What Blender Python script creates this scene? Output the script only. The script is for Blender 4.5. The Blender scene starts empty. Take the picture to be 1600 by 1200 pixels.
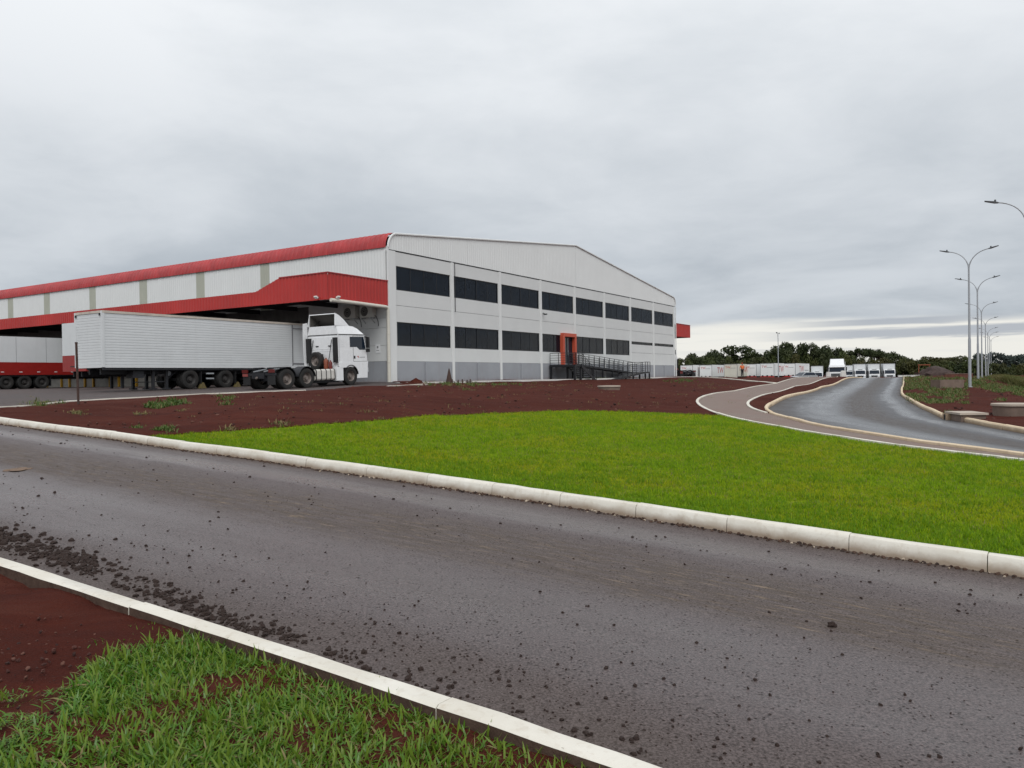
import bpy, bmesh, math, random
import numpy as np
from mathutils import Vector, Matrix, noise
from mathutils.geometry import delaunay_2d_cdt

sc = bpy.context.scene
COL = sc.collection
random.seed(7)
rng = np.random.default_rng(7)

# ------------------------------------------------------------------ camera
F, EYE = 1205.0, 1.65
ROLL = math.atan2(23.9, 1600); PITCH = -10 / 1205.0
FW = np.array([0, math.cos(PITCH), math.sin(PITCH)])
_r0 = np.array([1.0, 0, 0]); _u0 = np.cross(_r0, FW)
RT = math.cos(ROLL) * _r0 - math.sin(ROLL) * _u0
UP = math.sin(ROLL) * _r0 + math.cos(ROLL) * _u0
cam_d = bpy.data.cameras.new('camera'); cam = bpy.data.objects.new('camera', cam_d); COL.objects.link(cam)
cam_d.sensor_width = 36; cam_d.sensor_fit = 'HORIZONTAL'; cam_d.lens = 36 * F / 1600
cam_d.clip_start = 0.05; cam_d.clip_end = 6000
cam.matrix_world = Matrix(((RT[0], UP[0], -FW[0], 0), (RT[1], UP[1], -FW[1], 0), (RT[2], UP[2], -FW[2], EYE), (0, 0, 0, 1)))
sc.camera = cam

# ------------------------------------------------------------------ world and sun
SUN_EL, SUN_AZ = math.radians(47), math.radians(171)      # azimuth clockwise from +Y: behind the camera
world = bpy.data.worlds.new('World'); sc.world = world; world.use_nodes = True
nt = world.node_tree; N = nt.nodes; L = nt.links; N.clear()
def wn(t, **k):
    n = N.new(t)
    for a, b in k.items(): setattr(n, a, b)
    return n
def wmath(op, a, b=None, clamp=False):
    n = wn('ShaderNodeMath', operation=op, use_clamp=clamp)
    for i, v in enumerate((a, b)):
        if v is None: continue
        if isinstance(v, (int, float)): n.inputs[i].default_value = v
        else: L.new(v, n.inputs[i])
    return n.outputs[0]
def wrange(v, a, b, c=0.0, d=1.0, smooth=True):
    n = wn('ShaderNodeMapRange'); n.interpolation_type = 'SMOOTHSTEP' if smooth else 'LINEAR'
    L.new(v, n.inputs[0])
    for i, q in enumerate((a, b, c, d)): n.inputs[i + 1].default_value = q
    return n.outputs[0]
def wmix(f, a, b):
    n = wn('ShaderNodeMix', data_type='RGBA'); L.new(f, n.inputs['Factor']) if not isinstance(f, float) else setattr(n.inputs['Factor'], 'default_value', f)
    for s, v in ((n.inputs[6], a), (n.inputs[7], b)):
        if isinstance(v, tuple): s.default_value = v + (1,)
        else: L.new(v, s)
    return n.outputs[2]
def wnoise(vec, scale, detail=4, rough=.55, dist=0):
    n = wn('ShaderNodeTexNoise'); n.inputs['Scale'].default_value = scale; n.inputs['Detail'].default_value = detail
    n.inputs['Roughness'].default_value = rough; n.inputs['Distortion'].default_value = dist
    L.new(vec, n.inputs['Vector']); return n.outputs['Fac']
tc = wn('ShaderNodeTexCoord'); sep = wn('ShaderNodeSeparateXYZ'); L.new(tc.outputs['Generated'], sep.inputs[0])
dx, dy, dz = sep.outputs
el = wmath('MAXIMUM', dz, 0.0)
den = wmath('ADD', el, 0.16)
cx = wmath('DIVIDE', dx, den); cy = wmath('DIVIDE', dy, den)
comb = wn('ShaderNodeCombineXYZ'); L.new(cx, comb.inputs[0]); L.new(cy, comb.inputs[1]); comb.inputs[2].default_value = 3.7
big = wnoise(comb.outputs[0], .55, 5, .5, .6)
fine = wnoise(comb.outputs[0], 1.7, 6, .6, .3)
mx = wmath('ADD', wmath('MULTIPLY', big, .7), wmath('MULTIPLY', fine, .3))
cl = wrange(mx, .36, .62)
az = wmath('ARCTAN2', dx, dy)
stc = wn('ShaderNodeCombineXYZ'); L.new(wmath('MULTIPLY', az, 3.0), stc.inputs[0]); L.new(wmath('MULTIPLY', dz, 26.0), stc.inputs[1])
st = wnoise(stc.outputs[0], 1.0, 5, .55, .4)
st2c = wn('ShaderNodeCombineXYZ'); L.new(wmath('MULTIPLY', az, 9.0), st2c.inputs[0]); L.new(wmath('MULTIPLY', dz, 120.0), st2c.inputs[1]); st2c.inputs[2].default_value = 5.1
st2 = wnoise(st2c.outputs[0], 1.0, 6, .6, .6)
# overcast layer: darker a few degrees up, brighter overhead, as an overcast sky is
grad = wrange(dz, .05, .55, 0, 1)
base_lo = wmix(cl, (.43, .475, .525), (.61, .65, .695))
base_hi = wmix(cl, (.76, .80, .84), (.965, .99, 1.015))
sky_c = wmix(grad, base_lo, base_hi)
# bright break along the horizon with thin dark bands of cloud in it
edge = wmath('ADD', dz, wmath('MULTIPLY', wmath('SUBTRACT', st, .5), .035))
brk = wrange(edge, .052, .066, 1, 0)
brk = wmath('MULTIPLY', brk, wrange(st2, .18, .55, .72, 1.0))
sky_c = wmix(brk, sky_c, (.86, .85, .80))
def band(z0, w, az0, az1, soft, wob):
    e = wmath('ABSOLUTE', wmath('SUBTRACT', wmath('ADD', dz, wmath('MULTIPLY', wmath('SUBTRACT', st2, .5), wob)), z0))
    m = wrange(e, w * .45, w, 1, 0)
    a = wmath('MULTIPLY', wrange(az, az0, az0 + soft), wrange(az, az1 - soft, az1, 1, 0))
    return wmath('MULTIPLY', m, a)
b1 = band(.0455, .0075, .27, .75, .16, .012)
b2 = band(.0585, .0052, .30, .62, .14, .006)
b3 = band(.028, .003, .20, .48, .1, .01)
bb = wmath('ADD', wmath('MAXIMUM', b1, b2), wmath('MULTIPLY', b3, .35), True)
sky_c = wmix(wmath('MULTIPLY', bb, .9), sky_c, (.42, .455, .51))
low = wrange(dz, -.02, 0, 1, 0)
sky_c = wmix(low, sky_c, (.30, .28, .26))
bgc = wn('ShaderNodeBackground'); L.new(sky_c, bgc.inputs[0]); bgc.inputs[1].default_value = 1.0
skyt = wn('ShaderNodeTexSky'); skyt.sky_type = 'NISHITA'; skyt.sun_disc = False
skyt.sun_elevation = SUN_EL; skyt.sun_rotation = SUN_AZ
bgn = wn('ShaderNodeBackground'); L.new(skyt.outputs[0], bgn.inputs[0]); bgn.inputs[1].default_value = .05
mxs = wn('ShaderNodeMixShader'); mxs.inputs[0].default_value = .95
L.new(bgn.outputs[0], mxs.inputs[1]); L.new(bgc.outputs[0], mxs.inputs[2])
wo = wn('ShaderNodeOutputWorld'); L.new(mxs.outputs[0], wo.inputs[0])

sun_d = bpy.data.lights.new('sun', 'SUN'); sun = bpy.data.objects.new('sun', sun_d); COL.objects.link(sun)
sun_d.energy = 1.5; sun_d.angle = math.radians(35); sun_d.color = (1, .985, .96)
sdir = Vector((math.sin(SUN_AZ) * math.cos(SUN_EL), math.cos(SUN_AZ) * math.cos(SUN_EL), math.sin(SUN_EL)))
sun.rotation_euler = sdir.to_track_quat('Z', 'Y').to_euler(); sun.location = (0, 0, 60)

vs = sc.view_settings; vs.view_transform = 'Standard'; vs.look = 'None'; vs.exposure = 0.05; vs.gamma = 1.0; vs.use_curve_mapping = False
sc.render.engine = 'CYCLES'
sc.cycles.max_bounces = 6; sc.cycles.diffuse_bounces = 3; sc.cycles.glossy_bounces = 3

# ------------------------------------------------------------------ helpers: tags and objects
def tag(o, label=None, cat=None, group=None, kind=None):
    if label: o['label'] = label
    if cat: o['category'] = cat
    if group: o['group'] = group
    if kind: o['kind'] = kind
    return o
def empty(name, loc, rz=0.0, label=None, cat=None, group=None, kind=None, pitch=0.0):
    o = bpy.data.objects.new(name, None); COL.objects.link(o); o.empty_display_size = .3
    o.location = loc; o.rotation_euler = (0, -pitch, rz); tag(o, label, cat, group, kind); return o
def meshobj(name, me, mat=None, parent=None, smooth=None):
    o = bpy.data.objects.new(name, me); COL.objects.link(o)
    if mat: me.materials.append(mat)
    if parent: o.parent = parent
    if smooth is not None:
        me.polygons.foreach_set('use_smooth', [True] * len(me.polygons)); me.set_sharp_from_angle(angle=math.radians(smooth))
    return o
def build(name, bm, mat=None, parent=None, smooth=None, bevel=0, loc=None):
    if bevel:
        es = [e for e in bm.edges if len(e.link_faces) == 2 and e.calc_face_angle(0) > .6]
        bmesh.ops.bevel(bm, geom=es, offset=bevel, segments=2, affect='EDGES', clamp_overlap=True)
        smooth = smooth or 40
    me = bpy.data.meshes.new(name); bm.to_mesh(me); bm.free()
    o = meshobj(name, me, mat, parent, smooth)
    if loc is not None: o.location = loc
    return o
def share(name, src, parent, loc=(0, 0, 0), rot=(0, 0, 0)):
    o = bpy.data.objects.new(name, src.data); COL.objects.link(o); o.parent = parent; o.location = loc; o.rotation_euler = rot; return o
def copy_tree(o, parent=None):
    c = o.copy(); COL.objects.link(c)
    if parent: c.parent = parent
    for ch in o.children: copy_tree(ch, c)
    return c
def B(): return bmesh.new()
def box(bm, x0, x1, y0, y1, z0, z1):
    v = [bm.verts.new((x, y, z)) for z in (z0, z1) for y in (y0, y1) for x in (x0, x1)]
    for f in ((0, 2, 3, 1), (4, 5, 7, 6), (0, 1, 5, 4), (2, 6, 7, 3), (0, 4, 6, 2), (1, 3, 7, 5)): bm.faces.new([v[i] for i in f])
    return bm
def prism(bm, pts, a, b, plane='xz'):
    def mk(p, t): return {'xz': (p[0], t, p[1]), 'xy': (p[0], p[1], t), 'yz': (t, p[0], p[1])}[plane]
    A = [bm.verts.new(mk(p, a)) for p in pts]; Bv = [bm.verts.new(mk(p, b)) for p in pts]
    bm.faces.new(A); bm.faces.new(Bv[::-1])
    n = len(pts)
    for i in range(n): bm.faces.new((A[i], Bv[i], Bv[(i + 1) % n], A[(i + 1) % n]))
    bmesh.ops.recalc_face_normals(bm, faces=bm.faces[:]); return bm
def loft(bm, rings, cap=True):
    R = [[bm.verts.new(p) for p in r] for r in rings]; n = len(R[0])
    for a, b in zip(R[:-1], R[1:]):
        for i in range(n): bm.faces.new((a[i], a[(i + 1) % n], b[(i + 1) % n], b[i]))
    if cap: bm.faces.new(R[0][::-1]); bm.faces.new(R[-1])
    bmesh.ops.recalc_face_normals(bm, faces=bm.faces[:]); return bm
def tube(bm, pts, r, seg=8):
    P = [Vector(p) for p in pts]; rr = r if isinstance(r, (list, tuple)) else [r] * len(P)
    rings = []; ref = None
    for i, p in enumerate(P):
        t = (P[min(i + 1, len(P) - 1)] - P[max(i - 1, 0)]).normalized()
        if ref is None: ref = Vector((0, 0, 1)) if abs(t.z) < .9 else Vector((1, 0, 0))
        n = (ref - t * ref.dot(t)).normalized(); ref = n; b = t.cross(n)
        rings.append([p + (n * math.cos(2 * math.pi * k / seg) + b * math.sin(2 * math.pi * k / seg)) * rr[i] for k in range(seg)])
    return loft(bm, rings)
def bar(bm, p, q, w, h=None):
    h = h or w; p, q = Vector(p), Vector(q); t = (q - p).normalized()
    ref = Vector((0, 0, 1)) if abs(t.z) < .95 else Vector((1, 0, 0))
    s = t.cross(ref).normalized() * w / 2; u = s.cross(t).normalized() * h / 2
    return loft(bm, [[c + s + u, c - s + u, c - s - u, c + s - u] for c in (p, q)])
def lathe(bm, prof, seg=24, axis='y', c=(0, 0, 0)):
    R = []
    for k in range(seg):
        a = 2 * math.pi * k / seg; row = []
        for r, h in prof:
            p = (r * math.cos(a), h, r * math.sin(a)) if axis == 'y' else ((r * math.cos(a), r * math.sin(a), h) if axis == 'z' else (h, r * math.cos(a), r * math.sin(a)))
            row.append(bm.verts.new((p[0] + c[0], p[1] + c[1], p[2] + c[2])))
        R.append(row)
    for k in range(seg):
        a, b = R[k], R[(k + 1) % seg]
        for i in range(len(prof) - 1): bm.faces.new((a[i], a[i + 1], b[i + 1], b[i]))
    bmesh.ops.remove_doubles(bm, verts=bm.verts[:], dist=1e-5)
    bmesh.ops.recalc_face_normals(bm, faces=bm.faces[:]); return bm
def text_mesh(bm, s, size, M, depth=.004):
    cu = bpy.data.curves.new('t', 'FONT'); cu.body = s; cu.size = size; cu.extrude = depth; cu.align_x = 'CENTER'
    o = bpy.data.objects.new('t', cu); COL.objects.link(o)
    dg = bpy.context.evaluated_depsgraph_get(); me = bpy.data.meshes.new_from_object(o.evaluated_get(dg))
    me.transform(M); bm.from_mesh(me); bpy.data.meshes.remove(me); bpy.data.objects.remove(o); bpy.data.curves.remove(cu); return bm

# ------------------------------------------------------------------ materials
MATS = {}
class NT:
    def __init__(s, name):
        s.m = bpy.data.materials.new(name); s.m.use_nodes = True; s.t = s.m.node_tree; s.b = s.t.nodes['Principled BSDF']
    def n(s, t, **k):
        n = s.t.nodes.new(t)
        for a, b in k.items(): setattr(n, a, b)
        return n
    def l(s, a, b): s.t.links.new(a, b)
    def noise(s, vec, scale, detail=4, rough=.55, dist=0):
        n = s.n('ShaderNodeTexNoise'); n.inputs['Scale'].default_value = scale; n.inputs['Detail'].default_value = detail
        n.inputs['Roughness'].default_value = rough; n.inputs['Distortion'].default_value = dist; s.l(vec, n.inputs['Vector']); return n.outputs['Fac']
    def pos(s, scale=(1, 1, 1), kind='Object'):
        t = s.n('ShaderNodeTexCoord'); m = s.n('ShaderNodeMapping'); m.inputs['Scale'].default_value = scale; s.l(t.outputs[kind], m.inputs[0]); return m.outputs[0]
    def rng(s, v, a, b, c=0., d=1.):
        n = s.n('ShaderNodeMapRange'); s.l(v, n.inputs[0])
        for i, q in enumerate((a, b, c, d)): n.inputs[i + 1].default_value = q
        return n.outputs[0]
    def mix(s, f, a, b, mode='MIX'):
        n = s.n('ShaderNodeMix', data_type='RGBA', blend_type=mode)
        if isinstance(f, float): n.inputs[0].default_value = f
        else: s.l(f, n.inputs[0])
        for k, v in ((6, a), (7, b)):
            if isinstance(v, tuple): n.inputs[k].default_value = v[:3] + (1,)
            else: s.l(v, n.inputs[k])
        return n.outputs[2]
    def math(s, op, a, b=None, c=False):
        n = s.n('ShaderNodeMath', operation=op, use_clamp=c)
        for i, v in enumerate((a, b)):
            if v is None: continue
            if isinstance(v, (int, float)): n.inputs[i].default_value = v
            else: s.l(v, n.inputs[i])
        return n.outputs[0]
    def bump(s, h, strength, dist=.02, normal=None):
        n = s.n('ShaderNodeBump'); n.inputs['Strength'].default_value = strength; n.inputs['Distance'].default_value = dist; s.l(h, n.inputs['Height'])
        if normal: s.l(normal, n.inputs['Normal'])
        s.l(n.outputs[0], s.b.inputs['Normal']); return n.outputs[0]
    def set(s, **k):
        for a, v in k.items():
            i = s.b.inputs[{'col': 'Base Color', 'rough': 'Roughness', 'metal': 'Metallic', 'spec': 'Specular IOR Level'}.get(a, a)]
            if isinstance(v, tuple): i.default_value = v[:3] + (1,)
            elif isinstance(v, (int, float)): i.default_value = v
            else: s.l(v, i)
def M(name, col=(.5, .5, .5), rough=.6, metal=0., var=.12, scale=1.5, bump=0., bscale=60, streak=0., dirt=(.20, .12, .085), spec=.4):
    if name in MATS: return MATS[name]
    t = NT(name); p = t.pos()
    dark = tuple(c * (1 - var) for c in col); lite = tuple(min(c * (1 + var), .95) for c in col)
    c = t.mix(t.rng(t.noise(p, scale, 5, .6), .3, .7), dark, lite)
    if streak:
        ps = t.pos((2.2, 2.2, .18)); c = t.mix(t.rng(t.noise(ps, 1.6, 6, .65), .52, .85, 0, streak), c, dirt)
    t.set(col=c, rough=t.rng(t.noise(p, scale * 3, 3), .2, .8, max(rough - .08, .02), min(rough + .1, 1)), metal=metal, spec=spec)
    if bump: t.bump(t.noise(t.pos(), bscale, 4), bump, .01)
    MATS[name] = t.m; return t.m
wall_m = M('painted_concrete', (.62, .635, .63), .75, var=.035, scale=.5, bump=.15, bscale=40, streak=.10, dirt=(.42, .41, .39))
pil_m = M('painted_pilaster', (.68, .695, .69), .7, var=.03, scale=.6, streak=.08, dirt=(.45, .44, .42))
plinth_m = M('grey_plinth_paint', (.30, .315, .34), .8, var=.06, scale=.7, bump=.15, streak=.25, dirt=(.27, .19, .155))
def splash(m, zc, col):
    t = NT.__new__(NT); t.m = m; t.t = m.node_tree; t.b = t.t.nodes['Principled BSDF']; src = t.b.inputs['Base Color'].links[0].from_socket
    tc_ = t.n('ShaderNodeTexCoord'); sp = t.n('ShaderNodeSeparateXYZ'); t.l(tc_.outputs['Object'], sp.inputs[0])
    k = t.math('SUBTRACT', t.math('ADD', zc, t.math('MULTIPLY', t.noise(t.pos((1.6, 1.6, .5)), 1.3, 6, .65), .9)), sp.outputs[2]); t.set(col=t.mix(t.rng(k, .3, 1.0, 0, .75), src, col))
splash(plinth_m, -.05, (.20, .10, .075)); splash(pil_m, -.35, (.24, .14, .11))
sheet_m = M('white_metal_sheet', (.70, .715, .71), .45, var=.03, scale=.4, streak=.12, dirt=(.52, .53, .52))
trans_m = M('translucent_sheet', (.40, .41, .345), .4, var=.05, scale=.8, streak=.2, dirt=(.3, .31, .26))
red_m = M('red_metal_sheet', (.40, .030, .026), .42, var=.10, scale=.5, streak=.15, dirt=(.25, .03, .03))
redroof_m = M('red_roof_sheet', (.36, .032, .034), .5, var=.2, scale=.9, streak=.4, dirt=(.22, .04, .045))
roof_m = M('grey_roof_sheet', (.45, .46, .47), .5)
glass_m = M('dark_window_glass', (.009, .017, .031), .03, var=.25, scale=.8, spec=.36)
alu_m = M('black_aluminium', (.015, .016, .018), .4, var=.1)
steel_m = M('black_steel', (.012, .013, .016), .45, var=.2)
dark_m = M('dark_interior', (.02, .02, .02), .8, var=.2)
wht_m = M('white_truck_paint', (.78, .79, .80), .25, var=.02, scale=1.2, streak=.12, dirt=(.55, .50, .45), spec=.5)
trail_m = M('white_aluminium_panel', (.63, .65, .66), .38, var=.04, scale=.8, streak=.22, dirt=(.45, .45, .44))
trail2_m = M('cream_box_panel', (.60, .58, .50), .5, var=.05, streak=.1)
rail_m = M('stained_rail', (.52, .47, .41), .6, var=.15, streak=.3)
blk_m = M('black_plastic', (.016, .016, .017), .5, var=.2)
chas_m = M('chassis_paint', (.018, .019, .023), .55, var=.3, streak=.3, dirt=(.06, .04, .03))
tyre_m = M('tyre_rubber', (.018, .0175, .017), .8, var=.25, scale=5, streak=.5, dirt=(.05, .033, .026))
rim_m = M('dusty_steel_rim', (.20, .17, .155), .5, metal=.3, var=.3, scale=6)
redl_m = M('red_lamp_lens', (.11, .014, .013), .2, var=.1)
orange_m = M('orange_cylinder', (.21, .058, .028), .4, var=.1)
redp_m = M('red_paint', (.45, .03, .025), .4, var=.08)
tredp_m = M('red_trailer_band', (.27, .016, .014), .35, var=.10)
portal_m = M('red_portal_paint', (.50, .085, .045), .5, var=.05)
yel_m = M('yellow_dock_paint', (.45, .25, .02), .6, var=.15)
dock_m = M('dock_concrete', (.24, .23, .21), .85, var=.12, bump=.2)
grey_m = M('grey_text', (.20, .20, .21), .5)
galv_m = M('galvanised_steel', (.36, .38, .40), .45, metal=.3, var=.03, scale=.5)
lampk_m = M('lamp_head_metal', (.10, .105, .11), .4, metal=.3)
rust_m = M('rusty_steel', (.06, .035, .028), .85, var=.35, scale=12, bump=.4)
conc_m = M('raw_concrete', (.17, .125, .10), .9, var=.2, scale=3, bump=.5, bscale=30, streak=.4, dirt=(.14, .065, .045))
lid_m = M('concrete_lid', (.42, .36, .30), .9, var=.12, scale=3, bump=.4)
pipe_m = M('cream_pvc_pipe', (.62, .60, .53), .45, var=.05)
acw_m = M('ac_white_casing', (.50, .50, .47), .5, var=.06)
wood_m = M('bark', (.06, .045, .035), .9, var=.3, scale=8, bump=.5)
sil_m = M('silver_car_paint', (.42, .44, .46), .25, metal=.4, var=.03)
wconc_m = M('white_painted_block', (.66, .65, .62), .8, var=.08, streak=.2)
lens_m = M('headlight_lens', (.55, .58, .60), .1, var=.05)

# soil
t = NT('red_soil'); p = t.pos()
n1 = t.noise(p, .35, 6, .6); n2 = t.noise(p, 5, 6, .65); n3 = t.noise(p, 40, 4, .6)
c = t.mix(t.rng(n1, .3, .7), (.056, .0132, .0085), (.083, .0215, .0145))
c = t.mix(t.rng(n2, .45, .75, 0, .7), c, (.050, .016, .0125))
ps = t.pos((.25, 2.2, 1)); n4 = t.noise(ps, .9, 6, .65, .4); c = t.mix(t.rng(n4, .5, .72, 0, .75), c, (.088, .032, .023)); c = t.mix(t.rng(n4, .5, .3, 0, .6), c, (.040, .0125, .010))
c = t.mix(t.rng(n3, .62, .78, 0, .45), c, (.12, .050, .036))
t.set(col=c, rough=.95, spec=.06)
t.bump(t.math('ADD', t.math('MULTIPLY', n2, .7), t.math('MULTIPLY', n3, .35)), .9, .05)
soil_m = t.m
t = NT('lawn_thatch'); p = t.pos(); c = t.mix(t.rng(t.noise(p, 20, 5), .35, .65), (.120, .155, .008), (.215, .245, .014)); t.set(col=c, rough=.9, spec=.1); thatch_m = t.m
# near verge soil is the same earth; wet asphalt with mud carried along the wheel tracks
def asphalt(name, base, mud, wet):
    t = NT(name); uvn = t.n('ShaderNodeUVMap'); sp = t.n('ShaderNodeSeparateXYZ'); t.l(uvn.outputs[0], sp.inputs[0])
    p = t.pos()
    cs = t.n('ShaderNodeCombineXYZ'); t.l(t.math('MULTIPLY', sp.outputs[0], .16), cs.inputs[0]); t.l(t.math('MULTIPLY', sp.outputs[1], 5.0), cs.inputs[1])
    st = t.noise(cs.outputs[0], 2.2, 5, .6, .3)
    cs2 = t.n('ShaderNodeCombineXYZ'); t.l(t.math('MULTIPLY', sp.outputs[0], 1.1), cs2.inputs[0]); t.l(t.math('MULTIPLY', sp.outputs[1], 42.0), cs2.inputs[1])
    st2 = t.noise(cs2.outputs[0], 1.3, 5, .65, .2)
    grain = t.noise(p, 75, 4, .7); patch = t.noise(p, .8, 5, .6); vor = t.n('ShaderNodeTexVoronoi'); vor.inputs['Scale'].default_value = 30; t.l(p, vor.inputs['Vector']); pits = t.rng(vor.outputs['Distance'], .14, .34, 1, 0); pits = t.math('MULTIPLY', pits, t.rng(t.noise(p, 9, 3), .38, .58))
    col = t.mix(t.rng(grain, .38, .66), tuple(c * .45 for c in base), tuple(c * 1.75 for c in base)); col = t.mix(t.math('MULTIPLY', pits, .85), col, tuple(c * .2 for c in base))
    v = sp.outputs[1]
    vw = t.math('ADD', v, t.math('MULTIPLY', t.math('SUBTRACT', st, .5), .12))
    def hump(c0, w0, w1): return t.rng(t.math('ABSOLUTE', t.math('SUBTRACT', vw, c0)), w0, w1, 1, 0)
    mb = t.math('MULTIPLY', hump(.60, .06, .17), t.rng(st2, .33, .66, .15, 1.0))
    mb = t.math('MULTIPLY', mb, mud)
    eg = t.math('MULTIPLY', t.math('MAXIMUM', hump(1.0, .01, .06), t.math('MULTIPLY', hump(0., .02, .22), .75)), t.rng(patch, .35, .6, .4, 1))
    mb2 = t.math('MAXIMUM', mb, t.math('MULTIPLY', eg, .75))
    col = t.mix(mb2, col, (.078, .060, .047)); col = t.mix(t.math('MULTIPLY', mb, t.rng(t.noise(cs2.outputs[0], 3.1, 4, .7), .54, .68)), col, (.26, .19, .13))
    t.l(col, t.b.inputs['Base Color'])
    sheen = t.math('MAXIMUM', t.math('MULTIPLY', hump(.33, .06, .2), .9), hump(.85, .02, .075))
    sheen = t.math('MULTIPLY', sheen, t.rng(st, .3, .65, .45, 1))
    r = t.math('SUBTRACT', t.math('ADD', .50, t.math('MULTIPLY', mb2, .34)), t.math('MULTIPLY', sheen, wet))
    r = t.math('ADD', r, t.math('MULTIPLY', t.math('SUBTRACT', patch, .5), .2), True)
    t.set(rough=r, spec=t.math('MULTIPLY', t.math('SUBTRACT', 1.0, t.math('MULTIPLY', pits, .95)), t.math('ADD', t.math('ADD', .20, t.math('MULTIPLY', t.rng(grain, .35, .65), .42)), t.math('SUBTRACT', t.math('MULTIPLY', sheen, .42), t.math('MULTIPLY', mb2, .12)))))
    t.bump(t.math('SUBTRACT', t.math('ADD', grain, t.math('MULTIPLY', st2, .15)), t.math('MULTIPLY', pits, .5)), .7, .008)
    return t.m
road_m = asphalt('wet_asphalt', (.074, .054, .052), .8, .28)
road2_m = asphalt('wet_side_asphalt', (.060, .059, .064), .6, .30)
t = NT('gravelly_asphalt'); p = t.pos(); g = t.noise(p, 6, 7, .8); g2 = t.noise(t.pos((.5, 1.6, 1)), .5, 6, .65)
c = t.mix(t.rng(g, .35, .7), (.026, .021, .021), (.125, .100, .096)); c = t.mix(t.rng(g2, .42, .7, 0, .7), c, (.085, .055, .046)); c = t.mix(t.rng(g2, .45, .3, 0, .6), c, (.028, .024, .025))
t.set(col=c, rough=.75, spec=.35); t.bump(g, .8, .04); yard_m = t.m
t = NT('block_paving'); p = t.pos(); br = t.n('ShaderNodeTexBrick'); t.l(p, br.inputs['Vector'])
br.inputs['Scale'].default_value = 1.0; br.inputs['Brick Width'].default_value = .22; br.inputs['Row Height'].default_value = .11; br.inputs['Mortar Size'].default_value = .008
br.inputs['Color1'].default_value = (.172, .120, .096, 1); br.inputs['Color2'].default_value = (.208, .150, .120, 1); br.inputs['Mortar'].default_value = (.075, .055, .045, 1)
c = t.mix(t.rng(t.noise(p, .5, 5), .4, .7, 0, .5), br.outputs['Color'], (.16, .085, .065))
t.set(col=c, rough=.7); t.bump(br.outputs['Fac'], -.3, .006); pave_m = t.m
t = NT('concrete_paving'); p = t.pos(); c = t.mix(t.rng(t.noise(p, .7, 5), .3, .7), (.25, .235, .205), (.33, .31, .275)); t.set(col=c, rough=.8); cpave_m = t.m
t = NT('limewashed_kerb'); p = t.pos(); n1 = t.noise(p, 1.5, 5, .6); n2 = t.noise(p, 18, 5, .65)
c = t.mix(t.rng(n1, .35, .7), (.62, .585, .51), (.74, .715, .65)); c = t.mix(t.rng(n2, .56, .8, 0, .55), c, (.44, .36, .27))

def kerb_dirt(t, c, p):
    at_ = t.n('ShaderNodeAttribute', attribute_name='above_road'); oi = t.n('ShaderNodeObjectInfo')
    splash = t.math('SUBTRACT', t.math('MULTIPLY', t.noise(p, 3.5, 6, .65), .12), at_.outputs['Fac']); c = t.mix(t.rng(splash, -.035, .04, 0, .8), c, (.24, .16, .10))
    ps = t.pos((9, 9, 1)); c = t.mix(t.rng(t.noise(ps, 1.2, 5, .6), .55, .8, 0, .5), c, (.40, .33, .25))
    c = t.mix(t.rng(t.noise(p, 34, 3, .7), .70, .76, 0, .8), c, (.20, .16, .13))
    return t.mix(t.math('MULTIPLY', oi.outputs['Random'], .12), c, (.42, .37, .30))
c = kerb_dirt(t, c, p); t.set(col=c, rough=.85, spec=.25); t.bump(n2, .35, .01); kerb_m = t.m
t = NT('cream_kerb'); p = t.pos(); n1 = t.noise(p, 1.2, 5, .6); n2 = t.noise(p, 12, 5, .65)
c = t.mix(t.rng(n1, .35, .7), (.60, .47, .32), (.74, .61, .44)); c = t.mix(t.rng(n2, .55, .8, 0, .5), c, (.36, .27, .19)); c = kerb_dirt(t, c, p)
t.set(col=c, rough=.85, spec=.25); t.bump(n2, .3, .01); kerb2_m = t.m
t = NT('bare_kerb_back'); p = t.pos(); n2 = t.noise(p, 14, 5, .65)
t.set(col=t.mix(t.rng(n2, .3, .7), (.055, .034, .026), (.10, .066, .050)), rough=.95, spec=.15); t.bump(n2, .6, .02); kerbback_m = t.m
def leafmat(name, a, b, c2=None, wscale=.35, rough=.5, trans=.25, spec=.3):
    t = NT(name); geo = t.n('ShaderNodeNewGeometry'); oi = t.n('ShaderNodeObjectInfo')
    c = t.mix(oi.outputs['Random'], a, b)
    w = t.noise(geo.outputs['Position'], wscale, 4, .6)
    if c2: c = t.mix(t.rng(w, .42, .66, 0, .85), c, c2)
    t.set(col=c, rough=rough, spec=spec)
    tr = t.n('ShaderNodeBsdfTranslucent'); t.l(c, tr.inputs[0]); ms = t.n('ShaderNodeMixShader'); ms.inputs[0].default_value = trans
    out = t.t.nodes['Material Output']; t.l(t.b.outputs[0], ms.inputs[1]); t.l(tr.outputs[0], ms.inputs[2]); t.l(ms.outputs[0], out.inputs[0]); return t.m
lawn_leaf = leafmat('lawn_blade', (.215, .355, .008), (.290, .425, .012), (.385, .390, .014), .55, .6, .45, .12)
lawn_leaf2 = leafmat('lawn_blade_dark', (.120, .235, .010), (.165, .290, .012), None, .5, .6, .42, .15)
verge_leaf = leafmat('verge_blade', (.062, .175, .012), (.120, .250, .020), (.090, .190, .014), 2.0, .34, .35, .45)
verge_leaf2 = leafmat('verge_blade_light', (.145, .235, .026), (.185, .265, .036), None, 1, .4, .4)
straw_leaf = leafmat('dry_blade', (.20, .165, .07), (.27, .22, .10), None, 1, .7)
weed_leaf = leafmat('weed_leaf', (.055, .105, .020), (.100, .145, .032), None, 1, .6)
tall_leaf = leafmat('tall_grass_blade', (.075, .095, .020), (.150, .130, .045), (.17, .13, .055), .06, .6)
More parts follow.
